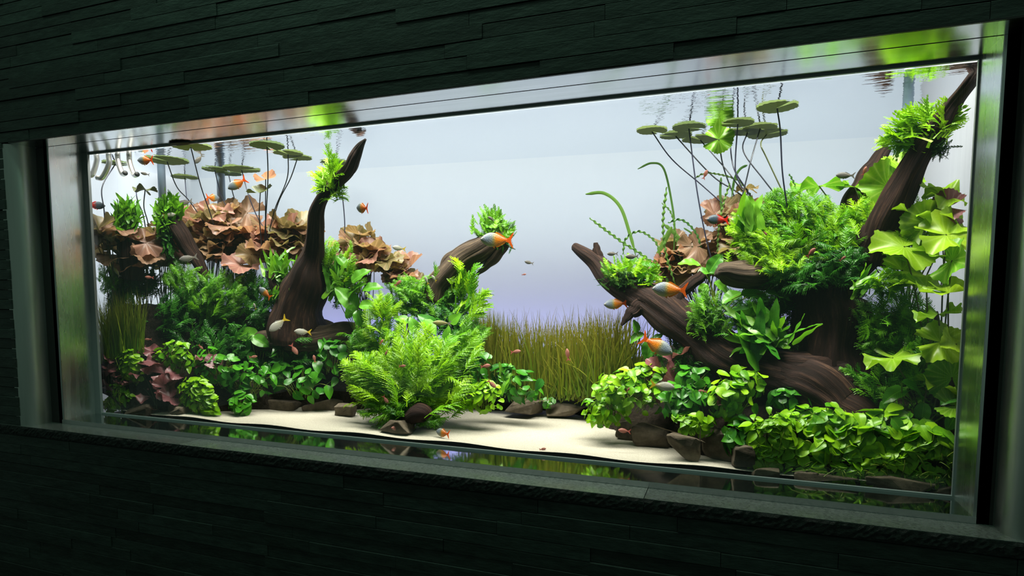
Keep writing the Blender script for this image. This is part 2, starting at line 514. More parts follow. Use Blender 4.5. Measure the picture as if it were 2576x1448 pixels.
def make_frond(npair=11, plen=0.30, tooth=0.5, seg=6, pw=0.055, bend=0.6, droop=0.5, rachis=0.012, first=0.16):
    """A feathery frond of length 1 along +Y: rachis with toothed pinnae on both sides."""
    mb = MB()
    V, Q, L = strip(12, 2, lambda v: rachis * (1.1 - v), 0, 0)
    mb.add(V, Q, L=L)
    for k in range(npair):
        v = first + (0.985 - first) * k / (npair - 1)
        ln = plen * (math.sin(math.pi * (0.22 + 0.74 * (v - first) / (1 - first))) ** 0.8 + 0.08) * rng.uniform(0.8, 1.15)
        for sd in (-1, 1):
            ang = math.radians(rng.uniform(48, 66)) * (1 - 0.35 * v)
            d = np.array([sd * math.sin(ang), math.cos(ang), rng.uniform(-0.25, 0.25)])
            a = np.linspace(0, 1, seg * 2 + 1)
            hw = pw * plen / 0.30 * (1 - 0.75 * a) * np.where(np.arange(len(a)) % 2 == 1, 1.0 + tooth, 1.0 - tooth)
            hw[-1] = 0.003
            c = np.array([0, v + rng.uniform(-.01, .01), 0]) + a[:, None] * d * ln
            c[:, 2] -= droop * ln * a ** 2 * rng.uniform(0.3, 1.0)
            c[:, 1] += 0.25 * ln * a ** 2
            sdv = np.cross(d, [0, 0, 1.0]); sdv /= np.linalg.norm(sdv)
            sdv[2] += rng.uniform(-.5, .5)
            A = c + sdv * hw[:, None]; B = c - sdv * hw[:, None]
            VV = np.concatenate([A, B]); m = len(a)
            QQ = [(i, i + 1, m + i + 1, m + i) for i in range(m - 1)]
            LL = np.stack([np.concatenate([np.ones(m), -np.ones(m)]), np.full(2 * m, v), np.zeros(2 * m)], -1)
            mb.add(VV, QQ, L=LL)
    V = np.concatenate(mb.v); Q = np.concatenate(mb.q); L = np.concatenate(mb.l)
    a = bend * V[:, 1]
    y, z = np.sin(a) / bend + V[:, 2] * np.sin(a), -(1 - np.cos(a)) / bend + V[:, 2] * np.cos(a)
    return np.stack([V[:, 0], y, z], -1), Q, L
T_fern = [make_frond(15, rng.uniform(.19, .26), 0.6, 4, 0.027, rng.uniform(.2, .9), .6) for _ in range(8)]
T_fine = [make_frond(12, rng.uniform(.20, .27), 0.6, 3, 0.034, rng.uniform(.2, 1.0), .6) for _ in range(6)]
T_lace = [make_frond(8, rng.uniform(.26, .38), 0.6, 4, 0.036, rng.uniform(-.6, 1.0), .3, 0.035, 0.42) for _ in range(7)]
T_sprig = [make_frond(13, .13, 0.0, 1, 0.075, rng.uniform(-.3, .5), .0, 0.010, 0.05) for _ in range(5)]

def make_lotus(wave=0.10, jag=0.04, bowl=0.15, notch=0.42, m=3, rings=6, sec=40):
    """A round notched leaf of radius 1 in the X-Y plane, notch towards -Y, upper side +Z."""
    th = np.linspace(notch / 2, 2 * math.pi - notch / 2, sec) - math.pi / 2
    p1, p2 = rng.random(2) * 6
    V, L = [], []
    for r in np.linspace(0.03, 1, rings):
        e = 1 + (jag * (np.arange(sec) % 2) - 0.02 * jag) * (r > 0.95)
        e = e * (1 + 0.04 * r * np.sin(2 * th + p1))
        z = bowl * r * r + wave * r ** 2.2 * np.sin(m * th + p1) + 0.35 * wave * r ** 4 * np.sin(7 * th + p2)
        V.append(np.stack([r * e * np.cos(th), r * e * np.sin(th), z], -1))
        L.append(np.stack([th, np.full(sec, r), np.zeros(sec)], -1))
    V = np.concatenate(V); L = np.concatenate(L)
    i = np.arange(rings - 1)[:, None] * sec + np.arange(sec - 1)
    Q = np.stack([i, i + sec, i + 1 + sec, i + 1], -1).reshape(-1, 4)
    return V, Q, L
T_lotus = [make_lotus(rng.uniform(.14, .30), .07, rng.uniform(.0, .40), rng.uniform(.25, .9), int(rng.integers(3, 7)), 8, 52) for _ in range(14)]
T_pad = [make_lotus(0.02, .07, 0.02, .3, 3) for _ in range(5)]

def tube(mb, pts, rad, ring=5, L=None, cap=True, tint=0.5, ridge=None):
    pts = np.asarray(pts, float); k = len(pts)
    rad = np.broadcast_to(np.asarray(rad, float), (k,))
    tg = np.gradient(pts, axis=0); tg /= np.linalg.norm(tg, axis=1)[:, None] + 1e-12
    ref = np.array([0, 0, 1.0]) if abs(tg[0][2]) < 0.9 else np.array([1.0, 0, 0])
    n = nrm(ref - (ref @ tg[0]) * tg[0])
    th = np.linspace(0, 2 * math.pi, ring, endpoint=False)
    s = np.concatenate([[0], np.cumsum(np.linalg.norm(np.diff(pts, axis=0), axis=1))])
    V, LL = [], []
    for i in range(k):
        n = nrm(n - (n @ tg[i]) * tg[i]); b = np.cross(tg[i], n)
        r = rad[i] * (np.ones(ring) if ridge is None else ridge(th, s[i], i / (k - 1)))
        V.append(pts[i] + r[:, None] * (np.cos(th)[:, None] * n + np.sin(th)[:, None] * b))
        LL.append(np.stack([th / 6.2832, np.full(ring, s[i]), np.full(ring, tint)], -1))
    V = np.concatenate(V); LL = np.concatenate(LL)
    i = np.arange(k - 1)[:, None] * ring + np.arange(ring); j = np.arange(k - 1)[:, None] * ring + (np.arange(ring) + 1) % ring
    Q = np.stack([i, j, j + ring, i + ring], -1).reshape(-1, 4)
    T = None
    if cap and ring > 2:
        T = [(0, a + 1, a) for a in range(1, ring - 1)] + [((k - 1) * ring, (k - 1) * ring + a, (k - 1) * ring + a + 1) for a in range(1, ring - 1)]
    mb.add(V, Q, T, LL)

def smooth_path(pts, n):
    """Catmull-Rom through rows of pts (any width)."""
    p = np.asarray(pts, float)
    if len(p) == 2: return p[0] + np.linspace(0, 1, n)[:, None] * (p[1] - p[0])
    p = np.vstack([2 * p[0] - p[1], p, 2 * p[-1] - p[-2]])
    m = len(p) - 3
    out = []
    for t in np.linspace(0, m - 1e-6, n):
        i = int(t); f = t - i
        a, b, c, d = p[i:i + 4]
        out.append(0.5 * (2 * b + (c - a) * f + (2 * a - 5 * b + 4 * c - d) * f * f + (3 * b - a - 3 * c + d) * f ** 3))
    return np.array(out)

def wood(mb, pts, n=44, ring=36, rough=0.16, endtaper=0.25):
    """pts: (px, py, y, radius_px) along a limb."""
    W4 = [np.append(P(t[0], t[1], t[2], len(t) > 4), t[3] * SC(P(t[0], t[1], t[2], len(t) > 4))) for t in pts]
    q = smooth_path(W4, n)
    ph = rng.random(8) * 6.28
    def ridge(th, s, f):
        k = 1 + rough * (0.45 * np.sin(3 * th + ph[0] + 5 * s) + 0.25 * np.sin(5 * th + ph[1] - 7 * s + math.sin(s * 14)) + 0.22 * np.sin(9 * th + ph[2] + 4 * s) + 0.22 * np.sin(13 * th + ph[3] + 9 * s + 2 * math.sin(s * 9)) + 0.16 * np.sin(19 * th + ph[4] + 6 * s))
        k += 0.05 * np.sin(th * 2 + s * 40 + ph[4]) + 0.06 * math.sin(s * 30 + ph[5])
        return k
    rad = np.maximum(q[:, 3], 0.0015)
    pos = q[:, :3] + 0.07 * rad[:, None] * np.stack([np.sin(np.arange(n) * .45 + ph[6]), 0 * rad, np.sin(np.arange(n) * .35 + ph[7])], -1)
    tube(mb, pos, rad, ring, ridge=ridge, tint=rng.random())

def ell(px, py, y, rx, ry, rd):
    """An ellipsoid given by pixel centre, depth y, pixel radii and depth radius in metres."""
    c = P(px, py, y); s = SC(c)
    return (c, np.array([rx * s / 0.94, rd, ry * s]))

def pick(es):
    a = np.array([e[1][0] * e[1][2] for e in es]); a = a / a.sum()
    return es[rng.choice(len(es), p=a)]

def fern(mb, es, base, n, L0, L1, T, bj=0.02, upb=0.25, wd=(0.9, 1.2), tb=(0.1, 1.0), front=0.3):
    base = np.asarray(base)
    for _ in range(n):
        c, r = pick(es)
        while True:
            q = rng.uniform(-1, 1, 3)
            if q @ q < 1: break
        q = q * (0.55 + 0.45 * rng.random() ** 0.3)
        tip = c + q * r
        b = base + rng.normal(0, bj, 3)
        d = tip - b
        dist = np.linalg.norm(d)
        d = nrm(nrm(d) + np.array([0, 0, upb]) * rng.random() + rng.normal(0, .18, 3))
        L = min(rng.uniform(L0, L1), max(dist, L0 * 0.6))
        nn = nrm(UP * rng.uniform(.3, 1) + TOCAM * rng.uniform(front, 1) + rng.normal(0, .3, 3))
        inst(mb, T[rng.integers(len(T))], tip - d * L, d, nn, L, rng.uniform(*tb), rng.uniform(*wd))

def cover(mb, st, es, n, s0, s1, T, upb=0.5, tb=(0, 1), stems=True, shell=(0.65, 1.05), cam_=0.35, droop=0.35):
    for _ in range(n):
        c, r = pick(es)
        q = rng.normal(0, 1, 3); q[1] -= 0.8; q[2] += 0.25; q = nrm(q)
        pos = c + q * r * rng.uniform(*shell)
        s = rng.uniform(s0, s1)
        nn = nrm(q * 0.7 + UP * upb + TOCAM * cam_ + rng.normal(0, .22, 3))
        d = q * 0.7 + rng.normal(0, .8, 3) - UP * droop
        d = nrm(d - (d @ nn) * nn)
        inst(mb, T[rng.integers(len(T))], pos - d * s * 0.5, d, nn, s, rng.uniform(*tb), rng.uniform(.9, 1.15))
        if stems:
            a = pos - d * s * 0.5
            b = c + np.array([q[0] * r[0] * .4, q[1] * r[1] * 0.3, -r[2] * rng.uniform(.2, .9)])
            mid = (a + b) / 2 + UP * 0.012 + rng.normal(0, .006, 3)
            tube(st, smooth_path([a + d * s * .05, mid, b], 5), 0.0011, 3, cap=False, tint=rng.random())

def lotus_leaf(mb, st, px, py, y, rpx, tilt, roll, base, T=None, tint=None, spin=None, pet=0.0016):
    """One leaf: tilt (deg) turns its upper side from straight up towards the viewer, roll sideways."""
    c = P(px, py, y); r = rpx * SC(c)
    t, ro = math.radians(tilt), math.radians(roll)
    n = UP * math.cos(t) + nrm(CAM - c) * math.sin(t)
    n = nrm(n * math.cos(ro) + rt * math.sin(ro))
    sp = rng.uniform(0, 6.28) if spin is None else spin
    h = rt * math.cos(sp) + np.array([rt[1], -rt[0], 0]) * math.sin(sp)
    if abs(h @ n) > 0.95: h = np.array([0, 0, 1.0])
    T = T or T_lotus
    k = T[rng.integers(len(T))]
    V = k[0] * r
    L = k[2].copy(); L[:, 2] = rng.random() if tint is None else tint
    mb.add(inside(V @ frame(h, n) + c), k[1], L=L)
    if st is not None:
        b = np.asarray(base) + rng.normal(0, .012, 3) * np.array([1, 1, 0.1])
        mid = (c * 0.55 + b * 0.45) + np.array([0, 0, 0.03]) - n * 0.02
        tube(st, smooth_path([c + n * 0.001, mid, b], 9), pet, 5, cap=False, tint=rng.random())

def ribbon(mb, pts, wpx, ripple=0.0, n=60, tint=0.5):
    """A narrow ribbon leaf through (px, py, y); ripple crimps its edges."""
    p = smooth_path([P(*q) for q in pts], n)
    w = wpx * SC(p[0]) * 0.5
    tg = np.gradient(p, axis=0); tg /= np.linalg.norm(tg, axis=1)[:, None]
    side = np.cross(tg, nrm(CAM - p[n // 2])); side /= np.linalg.norm(side, axis=1)[:, None] + 1e-9
    dep = np.cross(side, tg)
    f = np.linspace(0, 1, n)
    ww = w * np.clip(np.minimum(f * 8 + .35, (1 - f) * 5 + .12), 0, 1)
    s = np.cumsum(np.r_[0, np.linalg.norm(np.diff(p, axis=0), axis=1)])
    ph = s / (w * 2.6) * 3.14
    a = p + side * (ww * (1 + ripple * np.sin(ph)))[:, None] + dep * (ripple * ww * np.sin(ph))[:, None]
    b = p - side * (ww * (1 + ripple * np.sin(ph + 1.6)))[:, None] + dep * (ripple * ww * np.sin(ph + 1.6))[:, None]
    V = np.concatenate([a, p + dep * (w * .25), b])
    Q = [(i, i + 1, n + i + 1, n + i) for i in range(n - 1)] + [(n + i, n + i + 1, 2 * n + i + 1, 2 * n + i) for i in range(n - 1)]
    L = np.stack([np.repeat([-1, 0, 1], n), np.tile(f, 3), np.full(3 * n, tint)], -1)
    mb.add(V, Q, L=L)

def grass(mb, n, base_fn, h0, h1, wid, lean=0.25, curve=0.5, seg=8):
    """n blades at once; base_fn(k) -> (n, 3) roots."""
    b = base_fn(n)
    h = rng.uniform(h0, h1, n)
    az = rng.uniform(0, 6.28, n)
    ln = np.abs(rng.normal(0, lean, n))
    cv = rng.uniform(0, curve, n) * rng.random(n)
    hd = np.stack([np.cos(az), np.sin(az) * .6, 0 * az], -1)
    f = np.linspace(0, 1, seg)
    ang = ln[:, None] + cv[:, None] * f[None, :] ** 1.5 * 1.8
    dx = np.cumsum(np.sin(ang), 1) / seg * h[:, None]; dz = np.cumsum(np.cos(ang), 1) / seg * h[:, None]
    dx -= dx[:, :1]; dz -= dz[:, :1]
    c = b[:, None, :] + hd[:, None, :] * dx[..., None] + UP * dz[..., None]
    fa = rng.uniform(-.9, .9, n)
    sv = np.stack([np.cos(fa), np.sin(fa), 0 * fa], -1)
    ww = (wid * (1 - f ** 2.2 * .93))[None, :] * rng.uniform(.7, 1.3, n)[:, None]
    A = c + sv[:, None, :] * ww[..., None]; B = c - sv[:, None, :] * ww[..., None]
    V = np.stack([A, B], 2).reshape(-1, 3)
    k = np.arange(n)[:, None] * seg * 2 + np.arange(seg - 1) * 2
    Q = np.stack([k, k + 2, k + 3, k + 1], -1).reshape(-1, 4)
    t = rng.random(n)
    L = np.stack([np.tile([1.0, -1.0], n * seg), np.repeat(np.tile(f, n), 2), np.repeat(t, seg * 2)], -1)
    mb.add(V, Q, L=L)

def rock_mesh(c, size, seed, rotz=0.0, pts=16):
    r = np.random.default_rng(seed)
    bm = bmesh.new()
    for _ in range(pts):
        q = r.uniform(-1, 1, 3); q = np.sign(q) * np.abs(q) ** 0.55
        bm.verts.new(Vector(q * np.array(size) * 0.5))
    h = bmesh.ops.convex_hull(bm, input=bm.verts)
    dead = [g for g in h['geom_interior'] if isinstance(g, bmesh.types.BMVert)]
    if dead: bmesh.ops.delete(bm, geom=dead, context='VERTS')
    bmesh.ops.bevel(bm, geom=bm.edges[:], offset=min(size) * 0.06, segments=2, affect='EDGES', profile=0.6)
    bmesh.ops.remove_doubles(bm, verts=bm.verts[:], dist=1e-5)
    bmesh.ops.triangulate(bm, faces=bm.faces[:])
    bmesh.ops.subdivide_edges(bm, edges=bm.edges[:], cuts=1, use_grid_fill=True)
    bmesh.ops.triangulate(bm, faces=bm.faces[:])
    bmesh.ops.delete(bm, geom=[v for v in bm.verts if not v.link_faces], context='VERTS')
    bm.verts.ensure_lookup_table()
    V = np.array([v.co[:] for v in bm.verts]); bm.verts.index_update()
    F3 = [tuple(v.index for v in f.verts) for f in bm.faces if len(f.verts) == 3]
    F4 = [tuple(v.index for v in f.verts) for f in bm.faces if len(f.verts) == 4]
    bm.free()
    ph = r.random(6) * 6
    V = V + (np.sin(V[:, [1]] * 90 + ph[0]) * .0012 + np.sin(V[:, [2]] * 160 + ph[1] + V[:, [0]] * 60) * .0012)
    ca, sa = math.cos(rotz), math.sin(rotz)
    V = V @ np.array([[ca, sa, 0], [-sa, ca, 0], [0, 0, 1]]) + np.asarray(c)
    return V, F4, F3

def bed(x, y):
    """Height of the sand and soil surface."""
    x = np.asarray(x, float); y = np.asarray(y, float)
    z = 0.004 + 0.05 * np.clip(y, 0, 1) + 0.006 * np.sin(x * 5 + 1) * np.sin(y * 9) + 0.003 * np.sin(x * 17 + y * 23)
    return z
# ------------------------------------------------------------------ materials of the living things
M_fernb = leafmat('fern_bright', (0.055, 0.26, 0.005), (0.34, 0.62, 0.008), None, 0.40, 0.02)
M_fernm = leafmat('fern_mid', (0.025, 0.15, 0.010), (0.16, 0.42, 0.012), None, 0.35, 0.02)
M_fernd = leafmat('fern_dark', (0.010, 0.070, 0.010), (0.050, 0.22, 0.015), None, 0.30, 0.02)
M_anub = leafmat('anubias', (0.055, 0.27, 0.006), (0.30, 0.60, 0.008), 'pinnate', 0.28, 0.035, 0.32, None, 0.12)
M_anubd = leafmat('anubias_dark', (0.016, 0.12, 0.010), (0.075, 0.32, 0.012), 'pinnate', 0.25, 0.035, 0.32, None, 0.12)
M_broad = leafmat('broad_leaf', (0.035, 0.21, 0.015), (0.16, 0.45, 0.025), 'pinnate', 0.35, 0.035, 0.35, None, 0.25)
M_java = leafmat('java_fern', (0.035, 0.22, 0.012), (0.22, 0.52, 0.018), 'pinnate', 0.42, 0.05, 0.35, (0.02, 0.10, 0.01), 0.25)
M_glot = leafmat('green_lotus', (0.050, 0.26, 0.010), (0.30, 0.48, 0.012), 'radial', 0.40, 0.03, 0.35, (0.50, 0.68, 0.14), 0.40)
M_rlot = leafmat('red_lotus', (0.36, 0.165, 0.135), (0.20, 0.18, 0.065), 'radial', 0.5, 0.03, 0.4, (0.62, 0.40, 0.26), 0.40)
M_dlot = leafmat('dark_red_lotus', (0.19, 0.070, 0.080), (0.33, 0.11, 0.12), 'radial', 0.35, 0.04, 0.35, (0.40, 0.22, 0.22), 0.45)
M_pad = leafmat('lily_pad', (0.026, 0.042, 0.014), (0.060, 0.080, 0.022), 'radial', 0.10, 0.04, 0.4, (0.09, 0.12, 0.05), 0.3)
M_grass = leafmat('grass_leaf', (0.13, 0.27, 0.010), (0.26, 0.30, 0.016), 'tip', 0.35, 0.03, 0.4, (0.40, 0.22, 0.05), 0.5)
M_grassl = leafmat('grass_left', (0.13, 0.34, 0.010), (0.28, 0.42, 0.014), 'tip', 0.35, 0.03, 0.4, (0.34, 0.22, 0.05), 0.55)
M_ribbon = leafmat('ribbon_leaf', (0.045, 0.15, 0.030), (0.11, 0.22, 0.030), None, 0.25, 0.05)
M_stem = leafmat('stem_green', (0.16, 0.26, 0.020), (0.25, 0.33, 0.035), None, 0.15, 0.05)
M_stemd = leafmat('stem_dark', (0.022, 0.022, 0.055), (0.035, 0.040, 0.050), None, 0.05, 0.05)
M_stemo = leafmat('stem_olive', (0.045, 0.060, 0.025), (0.08, 0.09, 0.03), None, 0.05, 0.05)
M_moss = leafmat('moss', (0.010, 0.028, 0.010), (0.030, 0.080, 0.015), None, 0.2, 0.0)

def woodmat(name, A, B, hi):
    m, N, K, out = newmat(name)
    at = N('ShaderNodeAttribute', attribute_name='luv')
    mp = N('ShaderNodeMapping'); mp.inputs['Scale'].default_value = (44, 9, 3)
    K(at.outputs['Vector'], mp.inputs[0])
    tc = N('ShaderNodeTexCoord')
    n1 = N('ShaderNodeTexNoise', i_Scale=1.0, i_Detail=6.0, i_Roughness=0.7)
    K(mp.outputs[0], n1.inputs['Vector'])
    n2 = N('ShaderNodeTexNoise', i_Scale=14.0, i_Detail=6.0, i_Roughness=0.6)
    K(tc.outputs['Object'], n2.inputs['Vector'])
    r1 = N('ShaderNodeMapRange', i_From_Min=0.35, i_From_Max=0.65); K(n1.outputs[0], r1.inputs[0])
    col = mixc(N, K, r1.outputs[0], A, B)
    r2 = N('ShaderNodeMapRange', i_From_Min=0.54, i_From_Max=0.66); K(n1.outputs[0], r2.inputs[0])
    col = mixc(N, K, math_(N, K, 'MULTIPLY', r2.outputs[0], n2.outputs[0]), col, hi)
    b = N('ShaderNodeBsdfPrincipled', i_Roughness=0.75)
    b.inputs['Specular IOR Level'].default_value = 0.2
    K(col, b.inputs['Base Color'])
    bp = N('ShaderNodeBump', i_Strength=0.9, i_Distance=0.006)
    K(math_(N, K, 'ADD', n1.outputs[0], math_(N, K, 'MULTIPLY', n2.outputs[0], 0.5)), bp.inputs['Height'])
    K(bp.outputs[0], b.inputs['Normal']); K(b.outputs[0], out.inputs[0])
    return m
M_wood = woodmat('driftwood_dark', (0.010, 0.0045, 0.003), (0.030, 0.012, 0.008), (0.12, 0.064, 0.036))
M_woodg = woodmat('driftwood_grey', (0.035, 0.025, 0.018), (0.10, 0.068, 0.043), (0.26, 0.20, 0.13))
M_rock = stone('rock', (0.050, 0.038, 0.027), (0.14, 0.115, 0.08), 34.0, 0.85, 0.6, 0.2, (1, 1, 1), 0.004)
M_soil = stone('soil', (0.010, 0.008, 0.006), (0.038, 0.030, 0.022), 90.0, 0.95, 0.9, 0.1, (1, 1, 1), 0.008)
M_sand = stone('sand', (0.32, 0.30, 0.24), (0.46, 0.435, 0.365), 260.0, 0.95, 0.35, 0.1, (1, 1, 1), 0.003)

# ------------------------------------------------------------------ sand bed and dark soil banks
def grid(nx, ny, zf, y0, y1f, x0=-0.098, x1=2.90):
    X = np.linspace(x0, x1, nx); F = np.linspace(0, 1, ny)
    xx = np.repeat(X[None, :], ny, 0); yy = y0 + F[:, None] * (y1f(X)[None, :] - y0)
    V = np.stack([xx, yy, zf(xx, yy)], -1).reshape(-1, 3)
    i = np.arange(ny - 1)[:, None] * nx + np.arange(nx - 1)
    return V, np.stack([i, i + 1, i + 1 + nx, i + nx], -1).reshape(-1, 4)
backy = lambda x: 0.523 + (x + 0.10) * 0.195 / 3.005
mb = MB(); V, Q = grid(220, 60, bed, 0.0225, backy); mb.add(V, Q, L=np.full((len(V), 3), .5))
tag(mb.build('sand_bed', M_sand), 'pale fine sand covering the aquarium floor', 'sand', kind='stuff')
BX = [-0.1, 0.13, 0.30, 0.45, 0.60, 0.72, 0.90, 1.10, 1.40, 1.57, 1.75, 1.87, 1.95, 2.06, 2.20, 2.33, 2.45, 2.6, 2.9]
BY = [0.0, 0.03, 0.07, 0.14, 0.21, 0.29, 0.31, 0.36, 0.46, 0.48, 0.50, 0.44, 0.33, 0.28, 0.17, 0.10, 0.06, 0.04, 0.03]
def soil_h(x, y):
    yb = np.interp(x, BX, BY)
    d = y - yb
    top = np.interp(x, [0, .2, .5, 1.0, 1.4, 1.6, 1.85, 2.2, 2.9], [2.8, 2.0, 1.0, 0.55, 0.35, 0.25, 0.5, 0.75, 0.95])
    z = bed(x, y) + np.where(d > 0, 0.05 * np.clip(d / 0.035, 0, 1) ** 0.6 + d * top, -0.03 + d * 0.2)
    z = np.minimum(z, np.interp(x, [0, .6, 1.2, 1.7, 2.2, 2.9], [.42, .36, .25, .12, .30, .42]))
    return z + 0.006 * np.sin(x * 41 + y * 13) * np.sin(y * 57 + x * 9)
mb = MB(); V, Q = grid(260, 70, soil_h, 0.0235, lambda x: backy(x) - 0.001); mb.add(V, Q, L=np.full((len(V), 3), .5))  # planting soil, also heaped high to give darkness behind the plants
tag(mb.build('soil_bank', M_soil), 'dark planting soil heaped behind the sand under the plants', 'soil', kind='stuff')
def ground(x, y):
    return float(max(bed(x, y), soil_h(x, y)))
def G(px, py, y):
    p = P(px, py, y); p[2] = ground(p[0], p[1]); return p

# ------------------------------------------------------------------ driftwood
def logs(name, mat, limbs, label, cat='driftwood', **k):
    mb = MB()
    for l in limbs: wood(mb, l, **k)
    return tag(mb.build(name, mat), label, cat)
logs('driftwood', M_wood, [
    [(2120, 1150, .30, 120), (2110, 1010, .30, 110), (2090, 900, .30, 88), (2085, 780, .31, 78), (2110, 690, .32, 62), (2170, 640, .30, 45), (2215, 580, .28, 40)],
    [(2190, 660, .29, 40), (2215, 590, .27, 40), (2235, 540, .26, 38), (2275, 455, .24, 33), (2320, 375, .22, 28), (2360, 320, .20, 26), (2405, 255, .17, 19), (2445, 200, .125, 15), (2490, 140, .10, 13, 1), (2530, 85, .08, 11, 1)],
    [(2110, 960, .25, 82), (1990, 955, .22, 64), (1880, 920, .22, 56), (1790, 870, .24, 50), (1710, 810, .27, 46), (1640, 758, .31, 42), (1580, 720, .35, 36), (1530, 690, .38, 28), (1490, 650, .41, 20), (1445, 618, .44, 9)],
    [(1515, 680, .40, 22), (1505, 645, .40, 14), (1499, 610, .40, 5)],
    [(1630, 760, .30, 30), (1590, 785, .29, 15), (1563, 818, .28, 3)],
    [(1720, 820, .26, 22), (1700, 775, .27, 19), (1712, 735, .28, 15), (1745, 708, .30, 14), (1768, 690, .31, 12)],
    [(1930, 935, .22, 54), (2010, 965, .19, 58), (2080, 1005, .17, 62), (2140, 1060, .16, 60), (2190, 1120, .15, 50)],
    [(2110, 660, .38, 50), (2140, 560, .42, 34), (2165, 480, .44, 27), (2195, 425, .45, 23), (2230, 372, .46, 12)],
], 'huge dark driftwood trunk with a long limb slanting up to the left, right of centre', n=56, ring=44)
logs('driftwood', M_woodg, [
    [(2010, 700, .36, 34), (1960, 692, .30, 40), (1900, 690, .24, 37), (1850, 688, .19, 31), (1815, 685, .17, 22), (1801, 683, .165, 9)],
], 'blunt brown log end poking out below the bright fern, right of centre')
logs('driftwood', M_wood, [
    [(745, 860, .33, 66), (752, 790, .32, 60), (762, 730, .31, 52), (775, 690, .30, 42), (790, 640, .29, 27), (794, 580, .26, 20), (798, 530, .235, 18), (818, 490, .215, 15), (850, 455, .20, 15), (880, 425, .185, 17), (893, 395, .17, 14), (905, 370, .16, 9), (919, 351, .15, 3)],
    [(740, 750, .30, 30), (700, 720, .28, 18), (683, 690, .27, 10), (677, 684, .27, 4)],
    [(760, 625, .29, 4), (778, 632, .29, 10), (790, 640, .29, 14)],
], 'tall curved driftwood branch with a bare tip, left of centre', n=60, ring=40)
logs('driftwood', M_woodg, [
    [(1100, 760, .36, 40), (1120, 710, .36, 38), (1150, 672, .36, 36), (1190, 640, .36, 32), (1225, 615, .36, 27), (1262, 600, .36, 20), (1285, 590, .36, 8)],
    [(1110, 690, .37, 10), (1125, 655, .37, 11), (1150, 638, .37, 13), (1185, 622, .37, 18), (1220, 612, .36, 20)],
    [(1200, 690, .36, 4), (1225, 668, .36, 9), (1250, 640, .36, 13), (1272, 612, .36, 12)],
], 'split grey driftwood stump leaning to the right in the middle of the window', rough=0.14)
logs('driftwood', M_wood, [[(520, 700, .26, 12), (485, 640, .23, 17), (455, 590, .21, 20), (432, 552, .20, 18), (422, 535, .20, 8)]], 'slanting dark branch under the second fern tuft from the left frame')
logs('driftwood', M_wood, [[(328, 700, .12, 26), (328, 650, .12, 28), (324, 605, .12, 24), (320, 565, .12, 14), (318, 550, .12, 6)]], 'upright dark branch under the fern tuft nearest the left frame')
logs('driftwood', M_wood, [[(1020, 1060, .10, 14), (1050, 1040, .09, 25), (1068, 1038, .085, 23), (1078, 1050, .085, 12)]], 'small knobbly brown wood piece at the foot of the big bright fern', n=20, ring=24)
logs('driftwood', M_wood, [[(1290, 1010, .44, 14), (1380, 1004, .45, 17), (1470, 1000, .44, 14), (1540, 1000, .42, 10)]], 'low root lying behind the sand below the grass', n=24, ring=20)
logs('driftwood', M_woodg, [[(640, 860, .30, 24), (740, 855, .32, 30), (840, 845, .34, 32), (900, 835, .36, 20)]], 'mossy log lying low behind the left plants', n=24, ring=24)

# ------------------------------------------------------------------ rocks
def rock(px, py, y, wpx, hpx, seed, label, rz=0.0):
    c = P(px, py, y); s = SC(c)
    mb = MB(); V, Q, T = rock_mesh(c, (wpx * s * 1.05, max(hpx, wpx * .7) * s * .8, hpx * s * 1.12), seed, rz)
    mb.add(V, Q, T, np.full((len(V), 3), rng.random()))
    return tag(mb.build('rock', M_rock, smooth=False), label, 'rock')
rock(1719, 1120, .075, 84, 78, 3, 'pale brown square rock at the edge of the sand')
rock(1635, 1092, .20, 120, 52, 5, 'flat brown rock left of the square rock')
rock(1585, 1085, .24, 70, 56, 8, 'dark rock under the left edge of the round leafy clump')
rock(1808, 1118, .11, 90, 74, 9, 'dark rock right of the square rock')
rock(1872, 1148, .045, 56, 60, 12, 'pointed grey rock beside the leafy bank')
rock(1921, 1188, .028, 74, 30, 15, 'low grey slab at the front glass')
rock(2080, 1196, .05, 150, 30, 17, 'long brown rock under the right leafy bank')
rock(2260, 1215, .045, 160, 50, 19, 'dark brown rock under the leaves at the right end of the glass')
rock(2380, 1225, .04, 80, 44, 20, 'small dark rock in the right corner')
rock(700, 1020, .28, 130, 40, 21, 'dark rock behind the sand left of the big fern')
rock(810, 1022, .29, 110, 42, 22, 'dark rock behind the sand near the left of the big fern')
rock(868, 1036, .22, 56, 44, 23, 'small mossy rock touching the left side of the big fern')
rock(360, 1026, .045, 90, 38, 25, 'brown stone lying between the red leaves and the front glass')
rock(440, 1035, .06, 80, 40, 26, 'dark stone below the red leaf rosette')
rock(1000, 1072, .075, 90, 34, 27, 'dark stone under the big bright fern')
rock(1320, 1022, .40, 90, 34, 28, 'dark rock at the rear edge of the sand')
rock(1420, 1028, .42, 110, 30, 29, 'low dark rock at the rear edge of the sand beside the root')

# ------------------------------------------------------------------ builders of single plants
def fern_plant(es, base, n, L0, L1, T, mat, label, name='bush_fern', group=None, **k):
    base = np.asarray(base)
    t = thing(name, base, label, 'fern', group)
    mb = MB(); fern(mb, es, base, n, L0, L1, T, **k); mb.build('fronds', mat, t)
    mb = MB()
    for i in range(1):
        a = base
        tube(mb, smooth_path([a, a + rng.normal(0, .005, 3), a + rng.normal(0, .008, 3)], 6), .003, 6)
    mb.build('rhizome', M_moss, t)
    return t

def leafy(es, n, s0, s1, mat, label, name='anubias', T=None, cat='water plant', group=None, stem=None, **k):
    c = es[0][0] - np.array([0, 0, es[0][1][2] * .9])
    t = thing(name, c, label, cat, group)
    mb, st = MB(), MB()
    cover(mb, st, es, n, s0, s1, T or T_anub, **k)
    mb.build('leaves', mat, t)
    if st.n: st.build('stems', stem or M_stem, t)
    return t

